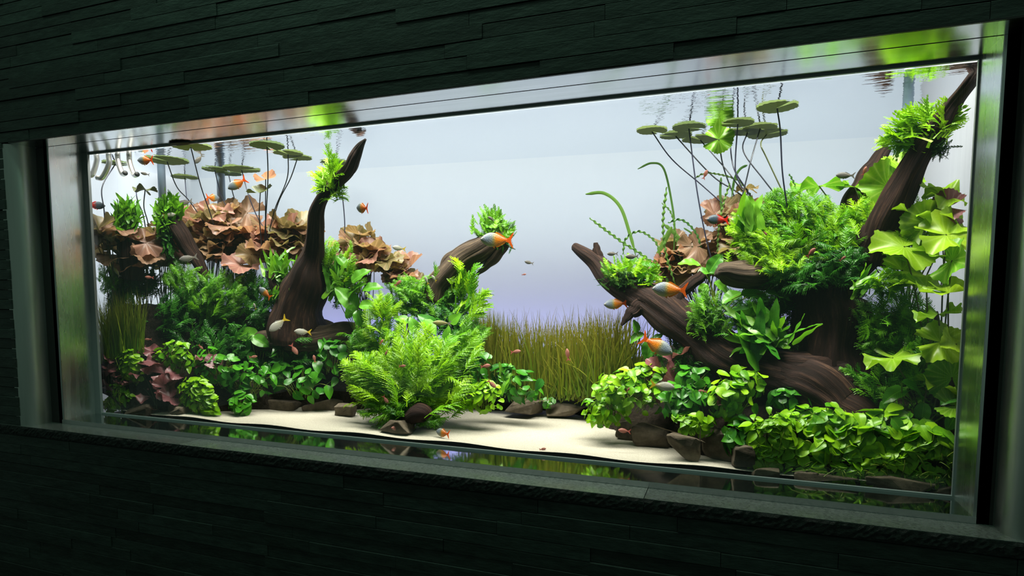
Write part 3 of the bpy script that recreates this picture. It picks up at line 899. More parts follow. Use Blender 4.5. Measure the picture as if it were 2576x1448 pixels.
def lotus(leaves, base, mat, label, name='lotus', T=None, group=None, stem=None, pet=0.0016):
    base = np.asarray(base)
    t = thing(name, base, label, 'water plant', group)
    mb, st = MB(), MB()
    for l in leaves:
        px, py, y, r, tilt, roll = l[:6]
        lotus_leaf(mb, st, px, py, y, r, tilt, roll, base, T, l[6] if len(l) > 6 else None, l[7] if len(l) > 7 else None, pet)
    mb.build('leaves', mat, t)
    st.build('stems', stem or M_stemo, t)
    return t

def scatter(px, py, y, sx, sy, n, r0, r1, t0=8, t1=72):
    out = []
    for i in range(n):
        ax, ay = px + rng.uniform(-sx, sx), py + rng.uniform(-sy, sy)
        out.append((ax, ay, y + rng.uniform(-.06, .04), rng.uniform(r0, r1), rng.uniform(t0, t1), rng.uniform(-28, 28)))
    return out

# ------------------------------------------------------------------ big bright fern in the middle foreground
B = P(1035, 1040, .13)
fern_plant([ell(1035, 900, .16, 135, 120, .10), ell(930, 960, .14, 95, 95, .08), ell(1135, 945, .16, 95, 80, .08), ell(1170, 860, .18, 65, 45, .05), ell(900, 890, .15, 55, 34, .05)],
           B, 340, .085, .14, T_fern, M_fernb, 'big bright feathery fern standing in the middle foreground', bj=.02, tb=(.2, 1))
fern_plant([ell(960, 1035, .09, 95, 40, .05), ell(1080, 1040, .12, 60, 35, .05), ell(1000, 1000, .12, 90, 50, .05)], P(1030, 1050, .10), 110, .05, .09, T_fine, M_fernm,
           'low dark skirt of fern fronds around the foot of the big bright fern', bj=.03, upb=0.0)
# left ferns
fern_plant([ell(505, 730, .22, 75, 75, .06), ell(570, 730, .25, 60, 70, .06), ell(450, 690, .2, 50, 50, .05)], P(520, 840, .24), 320, .05, .085, T_fern, M_fernm,
           'wide mid-green feathery fern right of the left grass', bj=.04, tb=(.1, 1))
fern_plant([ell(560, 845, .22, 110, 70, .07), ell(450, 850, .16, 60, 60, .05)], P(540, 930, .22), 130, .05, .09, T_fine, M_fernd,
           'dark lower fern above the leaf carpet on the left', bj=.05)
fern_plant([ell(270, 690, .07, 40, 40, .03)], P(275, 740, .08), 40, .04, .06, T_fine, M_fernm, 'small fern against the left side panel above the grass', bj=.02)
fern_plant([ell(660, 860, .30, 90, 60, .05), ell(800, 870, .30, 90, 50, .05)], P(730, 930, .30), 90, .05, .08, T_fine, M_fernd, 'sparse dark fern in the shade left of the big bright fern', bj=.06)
fern_plant([ell(845, 640, .33, 70, 60, .05), ell(870, 700, .33, 60, 50, .05)], P(840, 760, .34), 120, .05, .09, T_fine, M_fernb, 'light green fern behind the tall curved branch', bj=.03, tb=(0, .7))
fern_plant([ell(1080, 720, .33, 95, 60, .07), ell(1010, 740, .30, 60, 60, .05), ell(1160, 760, .33, 50, 60, .05)], P(1090, 800, .33), 230, .05, .085, T_fine, M_fernm,
           'dense mid-green fern on the base of the split grey stump', bj=.05)
fern_plant([ell(960, 790, .24, 70, 80, .06)], P(975, 880, .22), 55, .06, .10, T_fern, M_fernb, 'loose yellow-green fern left above the big bright fern', bj=.02, tb=(.2, 1))
fern_plant([ell(1165, 690, .30, 45, 60, .03), ell(1210, 740, .30, 35, 50, .03)], P(1155, 810, .30), 26, .07, .12, T_lace, M_fernb, 'tall stem fern right below the split grey stump', bj=.01)
fern_plant([ell(1190, 830, .26, 50, 50, .05)], P(1160, 890, .24), 50, .05, .08, T_fern, M_fernm, 'mid-green fern between the big bright fern and the grass', bj=.02)
# fillers in the shade of the banks
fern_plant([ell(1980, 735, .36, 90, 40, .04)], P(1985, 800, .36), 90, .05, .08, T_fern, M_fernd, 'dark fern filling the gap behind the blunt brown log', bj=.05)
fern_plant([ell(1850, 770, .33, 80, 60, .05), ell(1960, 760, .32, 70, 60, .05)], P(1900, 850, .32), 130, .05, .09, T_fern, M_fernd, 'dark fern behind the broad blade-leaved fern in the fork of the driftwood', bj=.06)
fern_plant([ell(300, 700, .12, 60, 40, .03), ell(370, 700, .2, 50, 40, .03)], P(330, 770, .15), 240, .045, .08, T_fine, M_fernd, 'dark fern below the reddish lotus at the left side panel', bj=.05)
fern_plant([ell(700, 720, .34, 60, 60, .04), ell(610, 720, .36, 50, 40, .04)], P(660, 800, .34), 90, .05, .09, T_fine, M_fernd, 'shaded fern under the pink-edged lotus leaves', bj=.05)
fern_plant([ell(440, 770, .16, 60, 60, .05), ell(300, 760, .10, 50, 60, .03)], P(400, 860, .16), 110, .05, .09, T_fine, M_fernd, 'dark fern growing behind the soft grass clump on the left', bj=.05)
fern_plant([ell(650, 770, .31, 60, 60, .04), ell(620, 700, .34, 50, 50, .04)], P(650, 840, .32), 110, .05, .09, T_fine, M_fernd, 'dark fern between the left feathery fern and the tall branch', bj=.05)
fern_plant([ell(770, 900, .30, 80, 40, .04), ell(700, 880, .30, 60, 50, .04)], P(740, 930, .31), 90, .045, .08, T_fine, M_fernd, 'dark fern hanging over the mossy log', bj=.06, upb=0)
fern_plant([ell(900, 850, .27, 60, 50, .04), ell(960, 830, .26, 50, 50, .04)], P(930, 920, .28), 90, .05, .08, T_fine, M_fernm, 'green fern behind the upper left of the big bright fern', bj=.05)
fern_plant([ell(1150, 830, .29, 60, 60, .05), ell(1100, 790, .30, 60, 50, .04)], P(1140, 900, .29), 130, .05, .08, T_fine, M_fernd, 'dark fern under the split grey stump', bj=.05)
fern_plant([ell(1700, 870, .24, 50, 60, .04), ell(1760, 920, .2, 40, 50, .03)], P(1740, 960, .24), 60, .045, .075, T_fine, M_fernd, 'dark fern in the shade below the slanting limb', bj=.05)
fern_plant([ell(2300, 900, .20, 90, 80, .05), ell(2280, 1000, .16, 70, 50, .04)], P(2290, 1040, .2), 130, .05, .09, T_fern, M_fernm, 'mid-green fern behind the flat lotus leaf on the right', bj=.07)
fern_plant([ell(2200, 560, .32, 60, 70, .05), ell(2150, 520, .34, 50, 50, .04)], P(2180, 660, .32), 90, .05, .09, T_fern, M_fernb, 'bright fern between the two upper driftwood limbs', bj=.04)
fern_plant([ell(1920, 520, .30, 60, 40, .05), ell(1990, 490, .32, 60, 30, .05)], P(1980, 600, .3), 90, .06, .10, T_fern, M_fernm, 'spiky green fern at the upper left of the dense right fern', bj=.05, upb=.5)
# tufts on wood tips
def tuft(es, base, n, L0, L1, T, mat, label, **k):
    t = fern_plant(es, base, n, L0, L1, T, mat, label, 'fern_tuft', **k)
    mb = MB()
    b = np.asarray(base)
    c = [(b, np.array([.022, .018, .020]))]
    fern(mb, c, b, 90, .012, .024, T_sprig, bj=.012, upb=0, tb=(0, .6))
    mb.build('moss', M_moss, t)
    return t
tuft([ell(830, 450, .19, 58, 58, .035), ell(838, 395, .165, 20, 40, .018)], P(842, 475, .195), 60, .06, .115, T_lace, M_fernb, 'lacy bright fern tuft on the tall curved branch', upb=.5, tb=(.3, 1))
tuft([ell(1230, 555, .35, 52, 48, .03), ell(1285, 568, .35, 26, 30, .02), ell(1258, 535, .35, 10, 34, .01)], P(1250, 598, .345), 110, .035, .075, T_sprig, M_fernm, 'small-leaved tuft on the tip of the split grey stump', wd=(1.0, 1.8), upb=.6, tb=(.4, 1))
tuft([ell(1270, 615, .35, 34, 26, .03)], P(1265, 605, .345), 40, .02, .04, T_sprig, M_fernd, 'dark moss fringe under the tip of the split grey stump', upb=-.2)
tuft([ell(1580, 670, .33, 85, 40, .05), ell(1640, 690, .3, 40, 40, .04)], P(1580, 705, .32), 170, .035, .065, T_sprig, M_fernb, 'bushy small-leaved tuft on the left end of the huge driftwood limb', wd=(1.2, 2.0), bj=.03, upb=.4, tb=(0, .9))
tuft([ell(1570, 705, .31, 80, 34, .05)], P(1570, 710, .31), 120, .025, .05, T_sprig, M_moss, 'dark moss collar round the left end of the huge driftwood limb', wd=(1.0, 1.6), bj=.03, upb=-.3)
tuft([ell(2330, 290, .20, 65, 55, .04), ell(2240, 340, .22, 55, 35, .03), ell(2390, 290, .18, 45, 30, .03)], P(2345, 345, .19), 70, .06, .125, T_lace, M_fernb, 'lacy bright fern tuft high on the right driftwood limb', bj=.012, upb=.3, tb=(.3, 1))
tuft([ell(2365, 385, .19, 26, 34, .02)], P(2360, 370, .19), 40, .02, .045, T_sprig, M_moss, 'hanging root fringe below the high right fern tuft', upb=-.6)
# right fern masses
fern_plant([ell(2020, 540, .30, 120, 70, .06), ell(2090, 600, .27, 90, 75, .06), ell(1960, 600, .26, 80, 60, .06)], P(2060, 700, .30), 470, .05, .085, T_fern, M_fernb,
           'large dense fern crowning the huge driftwood trunk', bj=.06, tb=(0, .75))
fern_plant([ell(1905, 610, .22, 80, 55, .05), ell(1870, 560, .26, 50, 60, .04), ell(1950, 650, .20, 70, 35, .04)], P(1960, 690, .23), 180, .05, .085, T_fern, M_fernb,
           'yellow-green fern fanning out over the blunt brown log', bj=.04, tb=(.4, 1))
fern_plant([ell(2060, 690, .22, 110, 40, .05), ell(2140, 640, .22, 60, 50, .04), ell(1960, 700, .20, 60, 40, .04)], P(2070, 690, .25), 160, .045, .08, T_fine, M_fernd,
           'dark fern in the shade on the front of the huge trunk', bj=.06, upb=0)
fern_plant([ell(1770, 760, .20, 50, 50, .04), ell(1800, 800, .19, 60, 40, .04), ell(1740, 800, .21, 40, 40, .03)], P(1800, 830, .20), 110, .045, .08, T_fern, M_fernm,
           'lacy mid-green fern on the slanting limb below the largest orange fish', bj=.03, tb=(.2, 1))
fern_plant([ell(2230, 760, .22, 100, 70, .06), ell(2290, 830, .20, 90, 70, .06), ell(2210, 850, .2, 60, 60, .05)], P(2250, 900, .24), 230, .045, .085, T_fern, M_fernm,
           'dark fern thicket right of the huge trunk', bj=.08)
fern_plant([ell(2270, 590, .25, 60, 80, .05), ell(2310, 540, .26, 50, 60, .04)], P(2290, 690, .26), 110, .055, .09, T_fern, M_fernb, 'bright fern right of the upper driftwood limb', bj=.03, tb=(.4, 1))
fern_plant([ell(2180, 960, .16, 40, 40, .03), ell(2150, 930, .16, 40, 25, .02)], P(2200, 1000, .17), 20, .05, .08, T_fine, M_fernm, 'small dark-green sprays at the foot of the huge trunk', bj=.02)
fern_plant([ell(2230, 700, .18, 50, 40, .03)], P(2210, 740, .20), 30, .04, .07, T_lace, M_fernb, 'loose lacy fern below the bare part of the upper limb', bj=.02)

# ------------------------------------------------------------------ blade-leaved ferns
def blades(es, base, n, L0, L1, label, mat=None, wd=(.8, 1.3), name='blade_fern', **k):
    base = np.asarray(base)
    t = thing(name, base, label, 'fern')
    mb = MB(); fern(mb, es, base, n, L0, L1, T_java, wd=wd, **k); mb.build('fronds', mat or M_java, t)
    mb = MB()
    fern(mb, [(base, np.array([.02, .015, .015]))], base, 40, .01, .02, T_sprig, bj=.01, upb=0); mb.build('moss', M_moss, t)
    return t
blades([ell(320, 525, .11, 50, 46, .05), ell(322, 575, .105, 42, 40, .05)], P(322, 568, .11), 300, .055, .10, 'narrow-leaved fern tuft on the upright branch nearest the left frame', M_fernm, bj=.018, upb=.4, wd=(1, 1.5))
blades([ell(418, 512, .18, 52, 44, .05), ell(412, 565, .17, 42, 42, .045)], P(422, 550, .185), 300, .055, .10, 'narrow-leaved fern tuft on the slanting branch near the left frame', M_fernm, bj=.018, upb=.4, wd=(1, 1.5), tb=(.4, 1))
blades([ell(700, 655, .27, 70, 45, .03), ell(740, 640, .27, 40, 40, .03)], P(715, 700, .28), 44, .07, .13, 'bright blade-leaved fern left of the tall curved branch', bj=.02, upb=.5, wd=(1, 1.5), tb=(.3, 1))
blades([ell(690, 755, .25, 45, 26, .03), ell(730, 760, .24, 24, 20, .02)], P(715, 725, .26), 22, .05, .085, 'bright blade-leaved fern hanging below the small stub of the tall branch', bj=.012, upb=-.7, wd=(1.1, 1.7), tb=(.3, 1))
blades([ell(850, 680, .31, 50, 60, .04)], P(845, 770, .33), 36, .07, .12, 'blade-leaved fern right of the tall curved branch', bj=.03, upb=.4, wd=(1, 1.5))
blades([ell(1890, 800, .17, 95, 75, .05), ell(1850, 870, .16, 70, 40, .04), ell(1960, 830, .18, 40, 60, .03)], P(1940, 850, .21), 62, .09, .15, 'broad blade-leaved fern nestling in the fork of the huge driftwood', bj=.03, upb=0.1, wd=(1.3, 2.4), tb=(0, .8))
blades([ell(2050, 790, .12, 30, 26, .01)], P(1995, 870, .15), 3, .13, .16, 'single long upcurved blade in front of the huge trunk', bj=.004, upb=0.0, wd=(1.0, 1.2))
blades([ell(2180, 690, .16, 45, 45, .03)], P(2165, 740, .18), 14, .06, .10, 'small blade-leaved fern on the front of the trunk below the upper limb', bj=.015, upb=.3, wd=(1, 1.6), tb=(.4, 1))
blades([ell(1270, 930, .24, 30, 36, .02)], P(1268, 990, .24), 8, .08, .12, 'upright blade-leaved fern right of the big bright fern', bj=.01, upb=.8, wd=(1.3, 1.8))
blades([ell(1860, 520, .20, 30, 50, .02), ell(1900, 500, .22, 40, 20, .02)], P(1890, 590, .22), 12, .08, .13, 'ragged blade fern rising over the yellow-green fern', bj=.012, upb=.4, wd=(1.5, 2.2), tb=(.5, 1))

for px, y, lab in ((322, .11, 'dark moss wrapped round the upright branch nearest the left frame'), (418, .18, 'dark moss wrapped round the slanting branch near the left frame')):
    fern_plant([ell(px, 590, y, 34, 36, .04), ell(px + 4, 630, y, 28, 30, .035)], P(px + 2, 600, y), 230, .02, .04, T_sprig, M_fernd, lab, 'moss_wrap', bj=.012, upb=-.5, wd=(1.4, 2.2))

# ------------------------------------------------------------------ anubias carpets and rosettes
A = lambda es, n, label, s0=.028, s1=.048, mat=None, **k: leafy(es, n, s0, s1, mat or M_anub, label, **k)
A([ell(1580, 985, .20, 95, 62, .08), ell(1530, 1030, .19, 60, 45, .06), ell(1630, 960, .22, 60, 55, .06)], 244, 'rounded leafy clump at the left edge of the right bank, beside the sand', .024, .041)
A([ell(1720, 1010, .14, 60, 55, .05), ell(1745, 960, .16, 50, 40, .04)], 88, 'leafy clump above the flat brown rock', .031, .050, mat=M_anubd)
A([ell(1750, 1065, .09, 55, 32, .03)], 38, 'small leafy plant growing on top of the square rock', .029, .047)
A([ell(1835, 1000, .12, 62, 62, .05), ell(1880, 960, .13, 40, 40, .03)], 88, 'leafy plant below the slanting limb with leaves reaching onto the wood', .031, .052)
A([ell(1860, 1100, .075, 44, 52, .03)], 25, 'darker round-leaved plant between the square rock and the leafy bank', .040, .058, mat=M_anubd)
A([ell(1945, 1110, .055, 75, 78, .03), ell(1925, 1150, .045, 50, 40, .02)], 170, 'bright small-leaved clump at the front of the leafy bank', .023, .045, tb=(.3, 1))
A([ell(2080, 1070, .10, 110, 55, .05), ell(2080, 1135, .06, 110, 56, .03)], 170, 'leafy bank in front of the foot of the huge trunk', .031, .054)
A([ell(2200, 1110, .08, 110, 80, .05), ell(2260, 1080, .10, 80, 60, .05)], 140, 'leafy bank at the right end of the glass', .036, .061)
A([ell(2340, 1150, .05, 75, 78, .03)], 90, 'large-leaved clump in the right corner of the glass', .041, .065)
A([ell(2240, 1185, .035, 70, 46, .012)], 38, 'yellowish leaves hanging low against the front glass near the right corner', .040, .059, tb=(.6, 1))
A([ell(1990, 1005, .14, 60, 36, .03)], 32, 'sparse leafy stems against the root of the huge trunk', .031, .049, mat=M_anubd)
A([ell(300, 1000, .035, 48, 38, .012), ell(275, 1020, .03, 22, 24, .008)], 108, 'bright small-leaved clump in the left corner of the glass', .020, .036, tb=(.4, 1))
A([ell(325, 925, .06, 46, 56, .02)], 108, 'bright upright leafy plant between the dark red leaves', .023, .040, tb=(.4, 1))
A([ell(495, 995, .08, 58, 52, .03), ell(530, 1022, .08, 34, 32, .02)], 156, 'bright leafy clump at the left end of the sand', .027, .045, tb=(.4, 1))
A([ell(610, 1015, .13, 40, 36, .03)], 37, 'mid-green rounded clump beside the bright clump at the left end of the sand', .031, .050, mat=M_anubd, tb=(.5, 1))
A([ell(540, 925, .15, 90, 50, .05), ell(620, 960, .18, 80, 50, .04)], 140, 'leaf carpet behind the bright clump on the left', .031, .050, mat=M_anubd, tb=(.1, 1))
A([ell(440, 900, .10, 70, 44, .03)], 84, 'green leaves above the dark red rosette', .024, .041)
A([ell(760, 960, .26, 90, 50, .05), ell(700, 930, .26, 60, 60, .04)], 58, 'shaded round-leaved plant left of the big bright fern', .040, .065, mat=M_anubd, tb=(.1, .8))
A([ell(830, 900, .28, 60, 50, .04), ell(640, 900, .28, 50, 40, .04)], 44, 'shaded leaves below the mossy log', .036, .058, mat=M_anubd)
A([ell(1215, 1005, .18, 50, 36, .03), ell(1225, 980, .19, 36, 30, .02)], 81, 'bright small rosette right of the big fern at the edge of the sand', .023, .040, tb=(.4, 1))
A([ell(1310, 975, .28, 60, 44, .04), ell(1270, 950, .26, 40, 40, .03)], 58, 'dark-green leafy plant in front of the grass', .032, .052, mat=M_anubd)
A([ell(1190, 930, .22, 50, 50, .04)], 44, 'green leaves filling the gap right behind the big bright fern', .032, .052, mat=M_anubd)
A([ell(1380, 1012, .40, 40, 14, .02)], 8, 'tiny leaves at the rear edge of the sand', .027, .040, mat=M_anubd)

A([ell(2130, 1195, .034, 140, 26, .01)], 55, 'low row of leaves along the front glass below the leafy bank', .031, .049, tb=(.3, 1))
A([ell(2330, 1208, .034, 60, 24, .01)], 28, 'low leaves against the front glass beside the right corner', .032, .050, tb=(.3, 1))

# broad-leaved plants
def broad(leaves, base, label, mat=None, T=None):
    base = np.asarray(base)
    t = thing('broad_leaf_plant', base, label, 'water plant')
    mb, st = MB(), MB()
    for px, py, y, L, ang, face in leaves:
        c = P(px, py, y); s = L * SC(c)
        a = math.radians(ang)
        d = nrm(rt * math.cos(a) + up * math.sin(a) - fw * 0.25)
        n = nrm(nrm(CAM - c) * face + UP * (1.1 - face) + rng.normal(0, .12, 3))
        inst(mb, (T or T_broad)[rng.integers(7)], c - d * s * .5, d, n, s, rng.random(), rng.uniform(.9, 1.2))
        tube(st, smooth_path([c - d * s * .48, (c - d * s * .7) * .6 + base * .4 + UP * .01, base], 6), .0018, 4, cap=False)
    mb.build('leaves', mat or M_broad, t); st.build('stems', M_stem, t)
broad([(618, 838, .25, 62, 170, .7), (608, 882, .24, 62, 230, .7), (655, 856, .25, 50, 340, .7)], P(650, 920, .28), 'three big ribbed green leaves above the leaf carpet on the left')
broad([(872, 748, .29, 80, 130, .8), (880, 785, .28, 44, 250, .7), (905, 690, .30, 60, 40, .6), (850, 720, .31, 50, 100, .7), (840, 690, .31, 46, 60, .6), (925, 765, .28, 50, 10, .5), (890, 722, .29, 64, 60, .3), (935, 720, .30, 56, 20, .5), (950, 780, .28, 52, 330, .6), (905, 800, .28, 46, 290, .6), (860, 655, .32, 44, 120, .6)], P(900, 850, .33), 'broad-leaved plant right of the tall curved branch')
broad([(1075, 805, .23, 60, 130, .6), (1085, 820, .22, 54, 320, .6), (1125, 838, .22, 40, 80, .6), (1138, 858, .21, 44, 60, .4), (1135, 880, .20, 62, 0, .3), (1100, 868, .21, 60, 330, .5), (1040, 815, .23, 44, 110, .7), (1145, 800, .24, 40, 40, .6), (1010, 800, .24, 44, 150, .6)], P(1090, 940, .22), 'bright broad leaves just above the big bright fern', T=T_anub)
broad([(1600, 845, .28, 44, 200, .5), (1650, 850, .27, 46, 60, .4), (1630, 880, .26, 60, 250, .8), (1600, 820, .28, 36, 100, .6), (1660, 820, .27, 30, 20, .6)], P(1640, 960, .28), 'green leaves below the spike of the huge driftwood limb')
broad([(1735, 660, .33, 60, 170, .6), (1780, 680, .32, 50, 10, .5), (1800, 660, .32, 60, 60, .6), (1820, 720, .28, 50, 330, .5), (1770, 730, .28, 40, 260, .6), (1840, 745, .25, 60, 200, .5), (1905, 735, .22, 80, 10, .35), (1960, 740, .22, 70, 350, .35)], P(1810, 800, .30), 'pale green broad leaves behind the small forked branch')
broad([(2250, 985, .12, 74, 190, .5), (2310, 975, .12, 80, 340, .4), (2390, 1000, .09, 60, 200, .6), (2320, 1040, .10, 60, 250, .6), (2230, 1030, .12, 46, 120, .6), (2395, 1060, .07, 50, 230, .6)], P(2300, 1100, .13), 'large green arched leaves above the leafy bank on the right')

# ------------------------------------------------------------------ lotus beds
gr = None
for i, (px, py, y, sx, sy, n, lab) in enumerate([
    (270, 610, .08, 34, 40, 12, 'reddish lotus clump at the left side panel'),
    (350, 630, .18, 45, 40, 15, 'reddish lotus clump below the leftmost fern tuft'),
    (400, 620, .28, 40, 50, 21, 'reddish lotus clump between the two left fern tufts'),
    (515, 585, .38, 50, 50, 32, 'olive red lotus clump right of the second fern tuft'),
    (580, 590, .42, 50, 62, 32, 'olive red lotus clump behind the thick pipe'),
    (690, 610, .45, 55, 44, 32, 'reddish lotus clump left of the tall curved branch'),
    (750, 600, .45, 30, 36, 16, 'reddish lotus clump touching the tall curved branch'),
    (900, 640, .44, 45, 50, 25, 'olive red lotus clump right of the tall curved branch'),
    (1010, 680, .46, 46, 30, 18, 'low olive red lotus clump left of the split grey stump'),
    (1760, 650, .46, 75, 45, 28, 'reddish lotus clump behind the small forked branch'),
    (1870, 560, .46, 75, 45, 27, 'reddish lotus clump left of the dense right fern'),
    (1690, 680, .46, 40, 24, 14, 'low reddish lotus clump behind the bushy driftwood tuft'),
]):
    lotus(scatter(px, py, y, sx, sy, n, 27, 46), P(px + 15, py + 190, y), M_rlot, lab)
lotus([(605, 665, .30, 44, 35, 0, 0.0), (660, 625, .35, 40, 30, 10, .3), (575, 650, .33, 30, 20, -10, .1), (632, 640, .34, 34, 50, 20, .8)], P(620, 780, .34), M_rlot, 'pink-edged lotus leaves in front of the left lotus bed')
lotus([(905, 590, .42, 34, -5, 10, .6), (905, 610, .42, 34, 10, 30, .9), (940, 628, .40, 30, -20, 25, .3), (930, 650, .40, 30, 10, 10, .8), (880, 660, .40, 36, 30, 0, .2), (960, 655, .42, 34, 40, -10, 1)], P(900, 760, .42), M_rlot, 'tall lotus leaves standing above the broad-leaved plant')
lotus([(1870, 545, .36, 38, 70, 10, 0.1), (1740, 620, .42, 34, 60, -15, .5), (1840, 600, .38, 34, 10, 10, .5), (1790, 600, .42, 30, 50, 30, .4), (1880, 475, .42, 26, -5, 8, .8), (1835, 565, .4, 28, 5, 10, .9), (1930, 530, .42, 38, 20, -10, .8), (1850, 620, .36, 44, 15, -12, .9)], P(1880, 700, .40), M_rlot, 'red and olive lotus leaves around the red-tailed fish')
lotus([(1650, 930, .21, 34, 80, 0, .7), (1690, 905, .22, 32, 75, 10, .5), (1700, 960, .20, 36, 80, 5, .4), (1665, 985, .20, 30, 70, -10, .6), (1765, 955, .20, 28, 40, 0, .4), (1720, 890, .23, 30, 70, -20, .7), (1640, 960, .21, 28, 70, 0, .3)], P(1690, 1020, .22), M_dlot, 'dark red lotus in front of the slanting limb')
lotus([(418, 975, .065, 34, 80, 0, .8), (378, 920, .075, 28, 35, 0, .5), (360, 940, .07, 30, 20, -10, .3), (412, 940, .07, 28, 70, -10, .9), (395, 980, .06, 26, 60, 10, .8), (366, 1000, .05, 20, 50, 10, .9), (430, 1000, .06, 30, 60, -20, .2), (380, 1030, .045, 22, 60, 0, .7), (440, 940, .075, 22, 30, 20, .4), (395, 910, .08, 26, 30, 10, .5), (340, 960, .06, 24, 10, -20, .3)], P(400, 1035, .06), M_dlot, 'dark red ruffled rosette near the left end of the glass')
lotus([(272, 930, .03, 20, 50, 0, .8), (268, 970, .025, 22, 40, 10, .4), (285, 945, .035, 20, 60, 0, .6), (300, 962, .035, 18, 40, 0, .3), (275, 905, .04, 20, 30, 10, .5)], P(285, 1010, .035), M_dlot, 'dark red leaves against the left end of the glass')
lotus([(515, 902, .12, 22, 50, 0, .3), (538, 908, .12, 22, 55, 10, .3), (505, 918, .12, 16, 30, 0, .2)], P(520, 960, .13), M_dlot, 'small brownish lotus leaves floating over the left leaf carpet')
lotus([(352, 878, .10, 16, 55, 0, .9), (382, 883, .10, 18, 50, 0, .7), (338, 890, .1, 14, 40, 0, .8)], P(360, 950, .10), M_dlot, 'two grey-pink lotus leaves in front of the left grass')
lotus([(2235, 470, .30, 64, 75, -10, .4), (2335, 470, .28, 66, 60, 15, .7), (2300, 540, .24, 60, 60, 5, .6), (2060, 468, .40, 62, 40, 0, .2), (2150, 470, .40, 40, 40, 0, .3), (2270, 430, .32, 54, 60, 10, .6), (2390, 490, .24, 54, 40, 20, .7), (2330, 560, .22, 56, 75, 10, .6), (2270, 680, .22, 50, 60, -10, .8), (2350, 640, .20, 50, 55, 15, .5), (2200, 520, .36, 50, 70, 0, .7), (2410, 560, .2, 50, 70, 10, .8)], P(2280, 800, .30), M_glot, 'tall green lotus behind the upper driftwood limb', pet=.002)
lotus([(2275, 620, .20, 72, 40, -12, .7), (2380, 590, .16, 70, 45, 10, .9), (2395, 655, .12, 60, 82, 0, .25), (2385, 735, .11, 54, 20, 0, .9), (2330, 720, .16, 50, 30, 20, .7), (2360, 790, .12, 50, 60, 0, .5)], P(2360, 980, .16), M_glot, 'bright green lotus with large leaves against the right end of the glass', pet=.002)
lotus([(2245, 900, .13, 62, 18, 0, .6), (2365, 860, .11, 56, 60, 10, .8), (2405, 865, .09, 44, 70, 10, 1), (2395, 950, .10, 58, 80, 0, .2), (2360, 970, .12, 52, 25, 25, .8), (2400, 1020, .08, 44, 60, 0, .4)], P(2330, 1080, .13), M_glot, 'lower green lotus by the right end of the glass with one flat leaf reaching left', pet=.002)
lotus([(2385, 520, .22, 40, 60, -30, .2), (2400, 545, .21, 24, 50, 40, .1)], P(2370, 720, .24), M_dlot, 'withered brown lotus leaf at the right end')
lotus([(1820, 1010, .10, 20, 60, 0, .1)], P(1830, 1050, .12), M_dlot, 'small brown fallen leaf beneath the slanting limb')

# ------------------------------------------------------------------ grass
def stand(label, pts, n, h0, h1, wid, mat, spread, **k):
    Wd = np.array([P(*p) for p in pts])
    def roots(m):
        i = rng.integers(len(Wd), size=m); f = rng.random(m)[:, None]
        b = Wd[i] * (1 - f) + Wd[(i + 1) % len(Wd)] * f + rng.normal(0, 1, (m, 3)) * np.array([spread, spread * .6, 0.008])
        b[:, 1] = np.minimum(b[:, 1], backy(b[:, 0]) - 0.03); b[:, 0] = np.maximum(b[:, 0], -.07)
        return b
    mb = MB(); grass(mb, n, roots, h0, h1, wid, **k)
    return tag(mb.build('grass', mat), label, 'grass', kind='stuff')
stand('tall grass with reddish tips filling the middle behind the sand', [(1200, 960, .44), (1290, 985, .45), (1380, 990, .46), (1470, 985, .46), (1560, 960, .45)], 2300, .15, .32, .0019, M_grass, .05, lean=.12, curve=.28)
stand('taller thin grass between the fern and the middle grass', [(1180, 930, .48), (1230, 950, .48), (1270, 950, .48)], 500, .20, .30, .0016, M_grassl, .03, lean=.07, curve=.12)
stand('arching yellow grass blades at the right of the middle grass', [(1440, 1000, .40), (1500, 985, .38), (1570, 970, .37)], 420, .15, .33, .0024, M_grass, .03, lean=.28, curve=.5)
stand('loose bent grass blades at the front of the middle grass', [(1330, 1000, .42), (1400, 1005, .42), (1470, 1000, .41)], 160, .10, .22, .0022, M_grass, .03, lean=.5, curve=.8)
stand('soft green grass clump near the left side panel', [(258, 905, .05), (300, 895, .07), (345, 885, .09)], 900, .15, .30, .0017, M_grassl, .02, lean=.16, curve=.3)

# ------------------------------------------------------------------ lily pads on the surface and their long stems
padn = [0]
def pad(px, py, wpx, stem, label, mat=None, y=None, tilt=0, roll=0, smat=None, tint=None):
    c = PZ(px, py, ZW - 0.004) if y is None else P(px, py, y)
    if y is None: c[1] = min(c[1], backy(c[0]) - .03)
    r = wpx * .5 * SC(c)
    t = thing('lily_pad', c, label, 'lily pad')
    mb = MB()
    n = nrm(UP * math.cos(math.radians(tilt)) + nrm(CAM - c) * math.sin(math.radians(tilt)) + rt * math.sin(math.radians(roll)))
    k = (T_pad if y is None else T_lotus)[rng.integers(5)]
    sp = rng.uniform(0, 6.28)
    h = rt * math.cos(sp) + np.array([rt[1], -rt[0], 0]) * math.sin(sp)
    L = k[2].copy(); L[:, 2] = rng.random() if tint is None else tint
    V = (k[0] * r) @ frame(h, n) + c
    if y is None: V[:, 2] = np.minimum(V[:, 2], ZW - .0015)
    mb.add(V, k[1], L=L); mb.build('leaf', mat or M_pad, t)
    st = MB()
    pts = [c - n * .001] + [P(*q) for q in stem]
    tube(st, smooth_path(pts, 22), .0021, 6, cap=False, tint=rng.random()); st.build('stem', smat or M_stemd, t)
R_ = 'of the right group of lily pads'
pad(1640, 330, 72, [(1690, 400, .40), (1765, 465, .42), (1850, 540, .42)], 'leftmost lily pad ' + R_)
pad(1733, 322, 80, [(1752, 470, .36), (1772, 580, .36), (1790, 655, .36)], 'upper lily pad second from the left ' + R_)
pad(1700, 342, 74, [(1790, 440, .42), (1850, 480, .42), (1905, 520, .41)], 'lily pad nearest the back on the left ' + R_)
